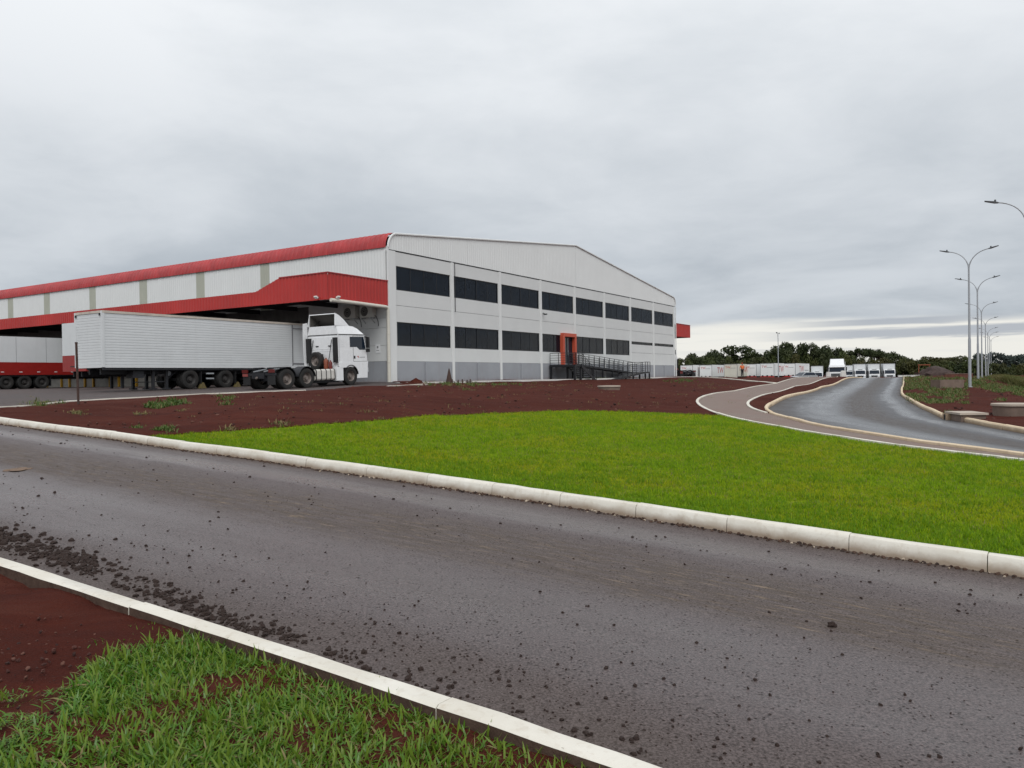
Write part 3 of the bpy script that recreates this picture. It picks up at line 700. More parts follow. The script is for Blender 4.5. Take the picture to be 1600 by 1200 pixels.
# canopies: red ribbed fascia, dark soffit, steel beams
CW = 5.32
def canopy(side):
    sx = -1 if side == 0 else 1; X0 = 0 if side == 0 else WL; zb = 4.83
    ftop = lambda y: 6.42 if y < 4.15 else (6.42 - (y - 4.15) / 2.2 * .71 if y < 6.35 else 5.71)
    bm = ribbed(0.02, WD, .30, .035, ftop, lambda x: zb, 0, -1 if side else 1); bmesh.ops.transform(bm, matrix=Matrix.Translation((X0 + sx * CW, 0, 0)) @ RY, verts=bm.verts)
    build('canopy_fascia', bm, red_m, WH)
    xa, xb = (X0 - CW, X0 - .02) if side == 0 else (X0 + .02, X0 + CW)
    build('canopy_fascia', ribbed(xa, xb, .30, .035, lambda x: 6.42, lambda x: zb, .0), red_m, WH)
    build('canopy_roof', loft(box(box(B(), xa + .04, xb, 6.4, WD, 5.5, 5.55), xa + .04, xb, .05, 4.0, 6.25, 6.3), [[(xa + .04, y, z), (xb, y, z), (xb, y, z + .05), (xa + .04, y, z + .05)] for y, z in ((4.01, 6.24), (6.39, 5.5))]), M('shade_dark_soffit', (.07, .07, .068), .8, var=.2), WH)  # soffit colour darkened to stand for canopy shade
    build('canopy_capping', box(box(B(), xa - .06, xb, -.06, .05, 6.40, 6.46), (xa - .06) if side == 0 else (xb - .06), (xa + .05) if side == 0 else (xb + .06), .05, 4.15, 6.40, 6.46), redroof_m, WH)
    bm = B(); yy = .6
    while yy < WD - 1: box(bm, xa + .06, xb, yy, yy + .14, zb + .12, zb + .42); yy += 3.9
    for q in (.9, 2.6, 4.3):
        x = X0 + sx * q; box(bm, x - .05, x + .05, .1, WD, zb + .45, zb + .58)
    build('canopy_beam', bm, chas_m, WH)
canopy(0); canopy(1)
bm = tube(B(), [(-5.2, -.09, 4.80), (-3, -.09, 4.77), (-.35, -.09, 4.72), (-.2, -.09, 4.66), (-.14, -.09, 4.52), (-.14, -.09, 2.5), (-.14, -.09, -.5)], .11, 10); build('gutter_pipe', bm, pipe_m, WH, 40)
for z in (1.2, 3.0): build('pipe_collar', lathe(B(), [(.0, z - .05), (.125, z - .05), (.125, z + .05), (0, z + .05)], 12, 'z', (-.14, -.09, 0)), pipe_m, WH, 40)
build('drain_pipe', tube(B(), [(52.62, -.15, -.5), (52.62, -.15, 8.4)], .06, 8), pil_m, WH, 40)
build('conduit', tube(B(), [(7.18, -.1, 4.9), (7.18, -.1, 8.4)], .025, 6), alu_m, WH)
# door with its red portal
bm = B(); box(bm, 23.28, 23.58, -.30, .1, 1.10, 4.02); box(bm, 25.58, 25.88, -.30, .1, 1.10, 4.02); box(bm, 23.58, 25.58, -.30, .1, 3.70, 4.02); build('door_portal', bm, portal_m, WH, bevel=.015)
dr = build('door', box(box(box(box(B(), 23.59, 23.67, .02, .1, 1.1, 3.69), 24.53, 24.63, .02, .1, 1.1, 3.69), 25.49, 25.57, .02, .1, 1.1, 3.69), 23.67, 25.49, .02, .1, 3.61, 3.69), alu_m, WH)
for a, b in ((23.67, 24.53), (24.63, 25.49)): build('pane', box(B(), a, b, .055, .065, 1.12, 3.61), glass_m, dr)
build('handle', tube(B(), [(24.68, -.03, 2.0), (24.68, -.03, 2.5)], .018, 8), galv_m, dr)

# pavement along the front of the warehouse
def local(x, y, z=0): q = C0 + D1 * x + D2 * y; return (q[0], q[1], PB + z)
sw = empty('front_pavement', local(0, 0), BANG, 'pale concrete pavement strip along the foot of the warehouse front', 'pavement', None, 'structure')
x = -1.5
while x < 54:
    e = min(x + 4.4, 54.3); 
    if not (35.8 < x < 36.6): build('paving_slab', box(B(), x, e - .012, -2.35, -1.25, -.62, -.135 - .003 * (x % 3)), lid_m if False else wconc_m, sw, bevel=.01)
    x = e
wk = smooth_line([np.array(local(54.4, -1.8)[:2]), unp(1123, 592.5), unp(1165, 596.5), path_o[int(np.argmin(np.linalg.norm(path_o - unp(1210, 600.9), axis=1)))]])
kerb('walk_strip', wk, [(-.2, -.3), (-.2, .16), (.2, .16), (.2, -.3)], lambda d: 4.5, kerb_m, 'narrow pale concrete strip from the warehouse corner to the footpath')

# metal landing, stair and switchback ramp at the door
RA = empty('access_ramp', local(0, 0), BANG, 'black steel landing, stair and ramp with railings below the red door portal', 'ramp')
g0 = -.45
def rail(p, q, n, h=1.0, nb=4, first=True):
    bm = B(); P, Q = Vector(p), Vector(q)
    for i in range(n + 1):
        a = P.lerp(Q, i / n); tube(bm, [a, a + Vector((0, 0, h))], .028, 6)
    for k in range(nb + 1):
        z = h * (.16 + .84 * k / nb); tube(bm, [P + Vector((0, 0, z)), Q + Vector((0, 0, z))], .024 if k == nb else .014, 6)
    return build('railing', bm, steel_m, RA)
def deck(x0, x1, y0, y1, z0, z1, t=.16):
    bm = B(); loft(bm, [[(x, y0, z - t), (x, y1, z - t), (x, y1, z), (x, y0, z)] for x, z in ((x0, z0), (x1, z1))]); return bm
build('landing', deck(20.9, 25.2, -1.3, -.15, 1.12, 1.12, .22), steel_m, RA); build('landing', deck(20.9, 22.2, -2.7, -1.3, 1.12, 1.12, .2), steel_m, RA)
build('ramp_run', deck(25.2, 36.4, -1.3, -.15, 1.12, .46), steel_m, RA); build('ramp_run', deck(28.7, 36.4, -2.75, -1.5, -.26, .46), steel_m, RA)
build('landing', deck(36.4, 37.7, -2.75, -.15, .46, .46), steel_m, RA)
for x, y in ((21., -2.6), (21., -.25), (22.1, -2.6), (23.2, -1.25), (25.1, -1.25), (25.1, -.25), (22.1, -1.3)): build('post', box(B(), x - .08, x + .08, y - .08, y + .08, -.7, .91), steel_m, RA)
for x in (27.2, 29.4, 31.6, 33.8):
    zz = 1.12 - (x - 25.2) / 11.2 * .66
    for y in (-1.25, -.25): build('post', box(B(), x - .05, x + .05, y - .05, y + .05, -.7, zz - .16), steel_m, RA)
for x, y, z in ((31.6, -2.7, -.15), (33.4, -2.7, .02), (35.0, -2.7, .16), (36.5, -2.7, .28), (37.6, -2.7, .28), (37.6, -.25, .28)): build('post', box(B(), x - .07, x + .07, y - .07, y + .07, -.7, z), steel_m, RA)
for i in range(8):
    z = 1.12 - .19 * (i + 1); build('step', box(B(), 22.22 + .34 * i, 22.58 + .34 * i, -2.66, -1.45, z - .05, z), steel_m, RA)
for y in (-2.72, -1.40): build('stringer', loft(B(), [[(x, y - .03, z - .16), (x, y + .03, z - .16), (x, y + .03, z + .12), (x, y - .03, z + .12)] for x, z in ((22.0, 1.05), (25.1, -.52))]), steel_m, RA)
rail((20.95, -2.7, 1.12), (22.2, -2.7, 1.12), 2); rail((20.95, -2.7, 1.12), (20.95, -.2, 1.12), 3)
rail((22.2, -2.7, 1.05), (25.0, -2.7, -.45), 4); rail((22.2, -1.40, 1.1), (25.0, -1.40, -.45), 4)
rail((22.3, -1.33, 1.12), (25.2, -1.33, 1.12), 4); rail((25.2, -1.33, 1.12), (36.4, -1.33, .46), 10); rail((25.2, -.2, 1.12), (36.4, -.2, .46), 10); rail((29.6, -2.75, -.2), (36.4, -2.75, .46), 6); rail((36.4, -2.75, .46), (37.7, -2.75, .46), 2); rail((37.7, -2.75, .46), (37.7, -.2, .46), 3)

# things fixed to the warehouse
def ac(y, lab):
    t = empty('air_conditioner', local(-.02, y, 4.05), BANG, lab, 'air conditioner', 'air conditioner units on the side wall')
    build('casing', box(B(), -.42, -.06, -.55, .55, .08, .88), acw_m, t, bevel=.025)
    build('fan_grille', lathe(B(), [(0, -.44), (.30, -.44), (.32, -.425), (.32, -.41)], 20, 'x', (0, .16, .48)), blk_m, t, 30)
    bm = B()
    for r in (.1, .19, .27): lathe(bm, [(r - .008, -.445), (r, -.452), (r + .008, -.445)], 20, 'x', (0, .16, .48))
    build('grille_ring', bm, acw_m, t, 30)
    bm = B(); 
    for q in (-.4, .4): box(bm, -.45, -.005, q - .02, q + .02, .03, .075); bar(bm, (-.42, q, .05), (-.02, q, -.30), .03)
    build('bracket', bm, galv_m, t); build('hose', tube(B(), [(-.2, -.56, .2), (-.16, -.66, .1), (-.05, -.7, -.2), (-.02, -.7, -.5)], .02, 6), blk_m, t)
ac(3.05, 'white air conditioner unit under the red canopy, nearer the truck cab'); ac(1.55, 'white air conditioner unit under the red canopy, nearer the downpipe')
def cctv(loc, rz, lab, m):
    t = empty('security_camera', loc, rz, lab, 'security camera'); build('mount', tube(B(), [(0, 0, 0), (0, -.14, 0), (0, -.16, -.05)], .03, 8), m, t); build('camera_body', box(B(), -.07, .07, -.42, -.12, -.16, -.05), m, t, bevel=.02); build('lens', lathe(B(), [(0, -.43), (.04, -.43), (.05, -.42)], 12, 'y', (0, 0, -.105)), blk_m, t)
cctv(local(20.1, 0, 5.6), BANG, 'small black security camera on the white front between the two window rows', blk_m)
def flood(x, y, rz, lab):
    t = empty('floodlight', local(x, y, 4.98), rz, lab, 'floodlight', 'floodlights on the canopy corner'); build('bracket', box(B(), -.03, .03, -.16, 0, -.02, .03), galv_m, t); build('housing', prism(B(), [(-.16, -.1), (-.30, .02), (-.26, .08), (-.12, .02)], -.12, .12, 'yz'), wconc_m, t, bevel=.01)
flood(-5.36, .75, BANG - math.pi / 2, 'small white floodlight on the long side of the red canopy corner'); flood(-4.75, -.05, BANG, 'small white floodlight on the short end of the red canopy corner')
sg = empty('wall_sign', local(-.006, .95, 2.08), BANG, 'small white notice with a dark mark on the grey wall under the canopy', 'sign'); build('plate', box(B(), -.02, 0, -.2, .2, -.28, .28), wht_m, sg); build('mark', box(box(B(), -.024, -.0205, -.05, .07, .02, .16), -.024, -.0205, -.12, .12, -.14, -.10), grey_m, sg)

# ------------------------------------------------------------------ vehicles (local x forward, z up from the ground under the rear axle)
def wheel_meshes():
    bm = lathe(B(), [(.29, -.13), (.33, -.145), (.44, -.15), (.50, -.135), (.522, -.10), (.522, -.055), (.508, -.05), (.508, -.04), (.522, -.035), (.522, .035), (.508, .04), (.508, .05), (.522, .055), (.522, .10), (.50, .135), (.44, .15), (.33, .145), (.29, .13)], 30)
    tw = bpy.data.meshes.new('tyre'); bm.to_mesh(tw); bm.free()
    bm = lathe(B(), [(.292, -.128), (.27, -.10), (.25, -.02), (.20, .02), (.17, -.03), (.10, -.05), (.095, -.12), (0, -.125)], 24)
    for k in range(10):
        a = k * math.pi / 5; lathe(bm, [(.0, -.055), (.016, -.055), (.018, -.02)], 6, 'y', (.145 * math.cos(a), 0, .145 * math.sin(a)))
    r1 = bpy.data.meshes.new('rim'); bm.to_mesh(r1); bm.free()
    for me in (tw, r1): me.polygons.foreach_set('use_smooth', [True] * len(me.polygons)); me.set_sharp_from_angle(angle=.7)
    tw.materials.append(tyre_m); r1.materials.append(rim_m); return tw, r1
TYRE, RIM = wheel_meshes()
RIMD = RIM.copy(); RIMD.materials.clear(); RIMD.materials.append(M('shade_dark_rim', (.035, .032, .031), .6, var=.4, scale=5))  # trailer rims coloured near black to paint in the shade underneath
def wheel(par, x, y, side, r=.522, name='wheel', steer=0., axis='y', z=None):
    """outer face looks to side (-1 = right hand, -y)"""
    w = bpy.data.objects.new(name, TYRE); COL.objects.link(w); w.parent = par; k = r / .522
    w.location = (x, y, r if z is None else z); w.scale = (k, k, k); w.rotation_euler = (0, random.uniform(0, 6.28), 0)
    w.rotation_euler = (0, 0, (0 if side < 0 else math.pi) + steer) if axis == 'y' else (0, 0, -math.pi / 2)
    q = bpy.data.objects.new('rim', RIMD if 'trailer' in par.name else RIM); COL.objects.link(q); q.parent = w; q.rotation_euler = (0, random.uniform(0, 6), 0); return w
def tractor(loc, rz, pitch, label, plate=True, spare=True):
    t = empty('tractor_truck', loc, rz, label, 'truck', 'white tractor units without a trailer', None, pitch)
    CX, W = 3.76, 1.22                                        # cab back, half width
    # frame rails and fittings
    bm = B()
    for y in (-.42, .42): box(bm, -.80, 5.4, y - .04, y + .04, .62, .90)
    box(bm, -.86, -.74, -.46, .46, .58, .86)
    for x in (.65, 2.1, 3.2): box(bm, x - .06, x + .06, -.40, .40, .66, .86)
    build('chassis', bm, chas_m, t)
    bm = B(); prism(bm, [(-.55, -.30), (-.62, -.12), (-.30, -.05), (-.30, .05), (-.62, .12), (-.55, .30), (.1, .44), (.48, .40), (.58, .2), (.58, -.2), (.48, -.40), (.1, -.44)], 1.06, 1.14, 'xy'); box(bm, .1, .4, -.42, .42, .92, 1.055)
    build('fifth_wheel', bm, blk_m, t, bevel=.012, loc=(.55, 0, 0))
    for y in (-.5, .5): build('ramp_rail', bar(B(), (-.78, y * .8, .94), (.2, y * .8, 1.08), .09, .05), galv_m, t)
    build('axle_beam', box(box(B(), -.09, .09, -.85, .85, .42, .62), 1.26, 1.44, -.85, .85, .42, .62), chas_m, t)
    build('hitch', lathe(B(), [(0, -.95), (.06, -.95), (.07, -.90), (.05, -.86), (0, -.86)], 12, 'x', (0, .03, .62)), rim_m, t)
    for s in (-1, 1):
        for x in (0, 1.35):
            wheel(t, x, s * 1.08, s); wheel(t, x, s * .75, s)
            bm = B(); arc = [(x + (.60 if k else .60) * math.cos(a), .53 + .60 * math.sin(a)) for k, a in enumerate(np.linspace(math.radians(8), math.radians(172) if x else math.radians(100), 10))]
            prev = None
            rings = [[(p[0], s * .62, p[1]), (p[0], s * 1.25, p[1]), (p[0] * 1, s * 1.25, p[1] + .02), (p[0], s * .62, p[1] + .02)] for p in arc]
            loft(bm, rings); build('mudguard', bm, chas_m, t, 40)
        build('mudguard', box(B(), -.78, -.10, s * .62 if s > 0 else -1.25, 1.25 if s > 0 else -.62, 1.09, 1.12), chas_m, t)
        build('mud_flap', box(B(), -.80, -.775, min(s * .66, s * 1.22), max(s * .66, s * 1.22), .26, .72), blk_m, t)
        build('tail_bracket', box(B(), -.80, -.70, min(s * .44, s * 1.22), max(s * .44, s * 1.22), .74, .86), chas_m, t)
        build('tail_light', box(B(), -.86, -.80, min(s * .80, s * 1.22), max(s * .80, s * 1.22), .88, 1.05), redl_m, t, bevel=.012)
        wheel(t, 4.65, s * 1.06, s)
    if plate: build('number_plate', box(B(), -.845, -.82, .80, 1.20, .70, .84), M('red_plate', (.26, .06, .055), .5), t)
    # fuel tank with straps, battery box and steps, both sides
    for s in (-1, 1):
        ring = lambda x: [(x, s * (.88 + .33 * c), .66 + .30 * d) for c, d in ((1, -.75), (1, .75), (.8, 1), (-.8, 1), (-1, .8), (-1, -.8), (-.8, -1), (.8, -1))]
        tk = build('fuel_tank', loft(B(), [ring(1.98), ring(3.42)]), M('tank_white', (.60, .58, .54), .4, var=.1, streak=.4), t, bevel=.02)
        ring2 = lambda x: [(x, s * (.88 + .338 * c), .66 + .308 * d) for c, d in ((1, -.75), (1, .75), (.8, 1), (-.8, 1), (-1, .8), (-1, -.8), (-.8, -1), (.8, -1))]
        for x in (2.0, 2.36, 2.72, 3.06, 3.36): build('strap', loft(B(), [ring2(x), ring2(x + .05)]), blk_m, tk)
        build('step_box', box(B(), 3.50, 4.02, min(s * .7, s * 1.235), max(s * .7, s * 1.235), .30, 1.06), wht_m, t, bevel=.02)
        build('under_tray', box(B(), 2.1, 4.0, min(s * .5, s * .95), max(s * .5, s * .95), .22, .36), chas_m, t)
    # cab
    side = [(0, 1.00), (0, 2.86), (2.02, 2.86), (2.10, 2.80), (2.26, 1.95), (2.30, 1.70), (2.30, 1.00)]
    arch = [(2.30, 1.00), (1.34, 1.00)]
    cab = build('cab', prism(B(), [(CX + x, z) for x, z in side], -W, W), wht_m, t, bevel=.05)
    # side skirts, wheel arch and bumper corner
    for s in (-1, 1):
        a, b = (s * 1.10, s * 1.245); lo, hi = min(a, b), max(a, b)
        pts = [(CX, .98)] + [(4.65 + .60 * math.cos(q), .53 + .62 * math.sin(q)) for q in np.linspace(math.radians(130), math.radians(12), 10)] + [(CX + 1.36, .38), (CX + 2.21, .38), (CX + 2.24, .9), (CX + 2.30, 1.32), (CX, 1.32)]
        build('side_skirt', prism(B(), pts, lo, hi), wht_m, t, bevel=.012)
        build('wheel_arch', loft(B(), [[(4.65 + .60 * math.cos(q), s * .8, .53 + .61 * math.sin(q)), (4.65 + .60 * math.cos(q), s * 1.235, .53 + .61 * math.sin(q)), (4.65 + .57 * math.cos(q), s * 1.235, .53 + .58 * math.sin(q)), (4.65 + .57 * math.cos(q), s * .8, .53 + .58 * math.sin(q))] for q in np.linspace(0.1, math.pi - .3, 12)]), blk_m, t, 40)
        yo = s * (W + .006)
        build('door_gap', prism(B(), [(CX + 1.105, 1.325), (CX + 1.105, 2.795), (CX + 2.04, 2.795), (CX + 2.235, 1.95), (CX + 2.265, 1.325)], min(s * (W - .02), s * (W + .002)), max(s * (W - .02), s * (W + .002))), blk_m, t)
        d = build('door', prism(B(), [(CX + 1.12, 1.34), (CX + 1.12, 2.78), (CX + 2.03, 2.78), (CX + 2.22, 1.95), (CX + 2.25, 1.34)], min(s * (W - .02), yo), max(s * (W - .02), yo)), wht_m, t, bevel=.006)
        build('side_window', prism(B(), [(CX + .86, 2.16), (CX + .86, 2.74), (CX + 1.98, 2.74), (CX + 2.13, 2.0), (CX + 1.62, 2.0), (CX + 1.40, 2.16)], min(yo, s * (W + .012)), max(yo, s * (W + .012))), glass_m, d)
        build('handle', box(B(), CX + 1.14, CX + 1.26, min(s * (W + .007), s * (W + .02)), max(s * (W + .007), s * (W + .02)), 1.50, 1.66), blk_m, d)
        build('logo', box(box(B(), CX + 1.40, CX + 1.54, min(s * (W + .007), s * (W + .010)), max(s * (W + .007), s * (W + .010)), 1.605, 1.64), CX + 1.49, CX + 1.54, min(s * (W + .007), s * (W + .010)), max(s * (W + .007), s * (W + .010)), 1.54, 1.60), redp_m, d)
        build('lettering', box(B(), CX + 1.60, CX + 2.06, min(s * (W + .007), s * (W + .010)), max(s * (W + .007), s * (W + .010)), 1.555, 1.585), grey_m, d)
        for x0, z0, z1 in ((.30, 1.36, 2.02),):
            build('locker_door', prism(B(), [(CX + x0, z0), (CX + x0, z1), (CX + x0 + .75, z1), (CX + x0 + .75, z0)], min(s * (W - .02), yo), max(s * (W - .02), yo)), wht_m, t, bevel=.006)
        for z in (2.20, 2.32, 2.44, 2.56): build('side_rib', box(B(), CX + .02, CX + .40, min(s * W, s * (W + .008)), max(s * W, s * (W + .008)), z, z + .018), wht_m, t)
        # mirrors
        mr = build('mirror', box(box(B(), CX + 2.10, CX + 2.22, min(s * (W + .07), s * (W + .25)), max(s * (W + .07), s * (W + .25)), 2.10, 2.72), CX + 2.10, CX + 2.22, min(s * (W + .07), s * (W + .25)), max(s * (W + .07), s * (W + .25)), 1.86, 2.06), blk_m, t, bevel=.03)
        build('mirror_arm', bar(bar(B(), (CX + 2.1, s * (W - .02), 2.76), (CX + 2.16, s * (W + .16), 2.70), .05), (CX + 2.18, s * (W - .02), 1.95), (CX + 2.16, s * (W + .15), 1.92), .05), blk_m, mr)
        # black louvre and white wind deflector behind the cab
        build('air_louvre', box(B(), CX - .16, CX - .005, min(s * .90, s * 1.20), max(s * .90, s * 1.20), 1.30, 2.70), blk_m, t, bevel=.02)
        build('side_deflector', prism(B(), [(CX - .02, 1.16), (CX - .30, 1.16), (CX - .34, 2.86), (CX - .30, 3.55), (CX + .02, 3.60)], min(s * (W - .01), s * (W + .02)), max(s * (W - .01), s * (W + .02))) if s > 0 else box(B(), CX - .06, CX - .005, -W - .005, -W + .03, 1.1, 2.86), wht_m, t)
        build('headlight', box(B(), CX + 2.30, CX + 2.375, min(s * .72, s * 1.16), max(s * .72, s * 1.16), .72, .98), lens_m, t, bevel=.02)
    # windscreen, visor, grille, bumper
    def quad(x0, z0, x1, z1, y0, y1, d): return loft(B(), [[(CX + x0, -y0, z0), (CX + x0, y0, z0), (CX + x0 + d, y0, z0 + .01), (CX + x0 + d, -y0, z0 + .01)], [(CX + x1, -y1, z1), (CX + x1, y1, z1), (CX + x1 + d, y1, z1 + .01), (CX + x1 + d, -y1, z1 + .01)]])
    build('windscreen', quad(2.262, 1.96, 2.115, 2.76, 1.13, 1.10, .012), glass_m, t)
    build('sun_visor', loft(B(), [[(CX + 2.06, -1.16, 2.78), (CX + 2.06, 1.16, 2.78), (CX + 2.06, 1.16, 2.86), (CX + 2.06, -1.16, 2.86)], [(CX + 2.36, -1.12, 2.70), (CX + 2.36, 1.12, 2.70), (CX + 2.36, 1.12, 2.74), (CX + 2.36, -1.12, 2.74)]]), wht_m, t, bevel=.01)
    gr = build('grille', box(B(), CX + 2.30, CX + 2.345, -.85, .85, 1.08, 1.72), blk_m, t, bevel=.02)
    for z in (1.2, 1.34, 1.48, 1.62): build('grille_bar', box(B(), CX + 2.346, CX + 2.36, -.8, .8, z - .015, z + .015), galv_m, gr)
    build('bumper', box(B(), CX + 2.0, CX + 2.33, -1.10, 1.10, .40, 1.0), wht_m, t, bevel=.04); build('bumper_intake', box(B(), CX + 2.362, CX + 2.38, -.6, .6, .48, .66), blk_m, t)
    # raised roof
    def rr(x, z, w, zb): return [(CX + x, -W, zb), (CX + x, -w, z), (CX + x, w, z), (CX + x, W, zb)]
    build('roof', loft(B(), [rr(.0, 3.36, 1.06, 2.875), rr(.9, 3.37, 1.06, 2.875), rr(1.35, 3.33, 1.04, 2.875), rr(1.70, 3.22, 1.02, 2.875), rr(1.93, 3.06, 1.05, 2.875), rr(2.06, 2.90, 1.15, 2.87)]), wht_m, t, bevel=.03)
    build('roof_seam', box(B(), CX + .0, CX + 2.04, -W - .004, W + .004, 2.855, 2.88), blk_m, t)
    # spoiler: sloping top with side cheeks, hollow behind
    top = [(1.06, 3.36, .98), (.62, 3.70, .98), (.30, 3.93, .97), (.02, 4.05, .95)]
    build('roof_spoiler', loft(B(), [[(CX + x, -w, z), (CX + x, w, z), (CX + x - .03, w, z - .035), (CX + x - .03, -w, z - .035)] for x, z, w in top]), wht_m, t, 30)
    build('spoiler_shade_sheet', loft(B(), [[(CX + x - .05, -w + .02, z - .045), (CX + x - .05, w - .02, z - .045), (CX + x - .07, w - .02, z - .06), (CX + x - .07, -w + .02, z - .06)] for x, z, w in top]), M('spoiler_shade', (.085, .078, .070), .8), t, 30)  # dark sheets added, here and inside the cheeks, to shade the hollow
    for s in (-1, 1):
        build('cheek_shade_sheet', prism(B(), [(CX + .95, 3.37), (CX + .60, 3.66), (CX + .30, 3.87), (CX - .0, 3.98), (CX - .02, 3.37)], min(s * .93, s * .96), max(s * .93, s * .96)), MATS['spoiler_shade'], t)
        build('spoiler_cheek', loft(B(), [[(CX + 1.02, s * 1.0, 3.36), (CX + .62, s * 1.0, 3.72), (CX + .30, s * .99, 3.95), (CX + .0, s * .97, 4.07), (CX - .10, s * 1.04, 3.36)], [(CX + 1.02, s * 1.05, 3.36), (CX + .62, s * 1.03, 3.72), (CX + .30, s * 1.02, 3.95), (CX + .0, s * 1.0, 4.07), (CX - .10, s * 1.09, 3.36)]]), wht_m, t)
    build('spoiler_brace', bar(bar(B(), (CX + .02, .75, 3.38), (CX + .5, .7, 3.68), .04), (CX + .02, -.75, 3.38), (CX + .5, -.7, 3.68), .04), blk_m, t)
    # cab back: panel lines, grab handles, spare wheel, bottles
    build('back_panel', box(B(), CX - .03, CX - .005, -.84, .84, 1.10, 2.74), wht_m, t, bevel=.02)
    for z in (1.95, 2.06): build('back_rib', box(B(), CX - .045, CX - .031, -.78, .78, z, z + .02), wht_m, t)
    for y in (.42, -.55): build('grab_handle', box(B(), CX - .07, CX - .031, y - .10, y + .10, 2.22, 2.27), blk_m, t)
    for y in (-.72, .72): build('hose', tube(B(), [(CX - .05, y, 2.6), (CX - .2, y, 1.9), (CX - .3, y * .9, 1.2)], .02, 6), blk_m, t)
    if spare:
        wheel(t, CX - .45, .08, -1, .50, 'spare_wheel', 0, 'x', 1.42)
        build('spare_carrier', box(box(B(), CX - .30, CX - .02, -.25, .40, .94, 1.0), CX - .08, CX - .03, -.02, .18, 1.0, 1.8), chas_m, t)
        build('gas_bottle', lathe(B(), [(0, .92), (.12, .92), (.13, .97), (.13, 1.42), (.09, 1.5), (.04, 1.53), (.04, 1.58), (0, 1.58)], 14, 'z', (CX - .42, -.62, 0)), orange_m, t, 50)
        build('fire_extinguisher', lathe(B(), [(0, .92), (.09, .92), (.10, .96), (.10, 1.30), (.05, 1.38), (.03, 1.44), (0, 1.44)], 14, 'z', (CX - .40, -.93, 0)), M('red_cylinder', (.13, .020, .017), .45, var=.2), t, 50)
        build('bottle_rack', box(B(), CX - .58, CX - .05, -1.1, -.42, .90, .925), chas_m, t)
    return t
def place_wheels(p0, ang): return (p0[0], p0[1], gz(p0))
YL = .04
a = unp(452, 608.5); 
TR0 = np.array([-11.66, 39.76]); fr = TR0 + D1 * 4.65 ; tz0, tz1 = gz(TR0) + YL, gz(fr) + YL
TR0 = TR0 + D2 * 1.08
main_tr = tractor((TR0[0], TR0[1], tz0), BANG, math.atan2(tz1 - tz0, 4.65), 'white tractor truck with spare wheel behind its cab, beside the long white trailer')
q = np.array([.224 * 104, 104.]); tr2 = copy_tree(main_tr); tr2.location = (q[0], q[1], gz(q) ); tr2.rotation_euler = (0, 0, math.radians(90 + 19)); tr2['label'] = 'white tractor truck half hidden behind the far corner of the warehouse'
q = np.array([.4215 * 122, 122.]); tr3 = copy_tree(main_tr); fw_ = np.array([-.40, -.916]); fw_ = fw_ / np.linalg.norm(fw_); q2 = q - fw_ * 6.2; tr3.location = (q2[0], q2[1], EYE - 1.83); tr3.rotation_euler = (0, 0, math.atan2(fw_[1], fw_[0])); tr3['label'] = 'white tractor truck facing the camera at the far end of the footpath'

def ribs_h(y0, y1, x, z0, z1, pitch, dep, ax, sgn):
    """horizontal ribs; panel spans y0..y1 along the other axis"""
    bm = B(); zs = []; z = z0
    while z < z1:
        for f, d in ((0, 0), (.10, dep), (.86, dep), (.96, 0)):
            if z + f * pitch < z1: zs.append((z + f * pitch, d))
        z += pitch
    zs.append((z1, 0)); pr = None
    for z, d in zs:
        k = x + sgn * d; p = (bm.verts.new((y0, k, z) if ax == 'y' else (k, y0, z)), bm.verts.new((y1, k, z) if ax == 'y' else (k, y1, z)))
        if pr: bm.faces.new((pr[0], p[0], p[1], pr[1]))
        pr = p
    return bm
def axle(t, x, dual=True):
    for s in (-1, 1):
        wheel(t, x, s * 1.08, s)
        if dual: wheel(t, x, s * .75, s)
    build('axle_beam', box(B(), x - .07, x + .07, -.9, .9, .44, .60), chas_m, t)
# long white ribbed trailer: local x runs from its near end towards the warehouse
TLn = 13.9; q0 = np.array([-20.3, 38.3]); g0_ = gz(q0 + D1 * 6) + YL
T1 = empty('semi_trailer', (q0[0], q0[1], g0_), BANG, 'long white ribbed box trailer standing beside the tractor truck', 'trailer')
yN, yF, zb, ztp = 0.0, 2.5, 1.17, 3.98
build('box', box(B(), .03, TLn - .03, .03, yF - .03, zb + .02, ztp - .03), trail_m, T1)
xx = .14
for i, e in enumerate((3.5, 6.9, 10.3, 12.2)):
    build('side_panel', ribs_h(xx, e - .004, .028, zb + .14, ztp - .10, .138, .015, 'y', -1), trail_m, T1); xx = e
sd = build('side_door', ribs_h(12.24, 13.4, .026, zb + .3, ztp - .35, .138, .012, 'y', -1), trail_m, T1)
build('door_frame', box(box(box(box(B(), 12.20, 12.26, -.02, .03, zb + .14, ztp - .1), 13.38, 13.44, -.02, .03, zb + .14, ztp - .1), 12.26, 13.38, -.02, .03, ztp - .35, ztp - .30), 12.26, 13.38, -.02, .03, zb + .24, zb + .30), grey_m, sd)
build('side_panel', ribs_h(13.46, TLn - .1, .028, zb + .14, ztp - .10, .138, .015, 'y', -1), trail_m, T1)
build('end_panel', ribs_h(.12, yF - .12, .028, zb + .14, ztp - .10, .138, .015, 'x', -1), trail_m, T1)
for x, y in ((0, 0), (0, yF - .12), (TLn - .12, 0), (TLn - .12, yF - .12)): build('corner_post', box(B(), x - .012, x + .125, y - .012, y + .132, zb, ztp), trail_m, T1, bevel=.015)
for y in (-.015, yF - .07): build('top_rail', box(B(), .0, TLn, y, y + .085, ztp - .10, ztp + .02), rail_m, T1); build('bottom_rail', box(B(), .13, TLn - .13, y, y + .085, zb - .02, zb + .13), trail_m, T1)
build('top_rail', box(B(), -.015, .07, .12, yF - .12, ztp - .10, ztp + .018), rail_m, T1); build('bottom_rail', box(B(), -.015, .07, .12, yF - .12, zb - .02, zb + .13), trail_m, T1)
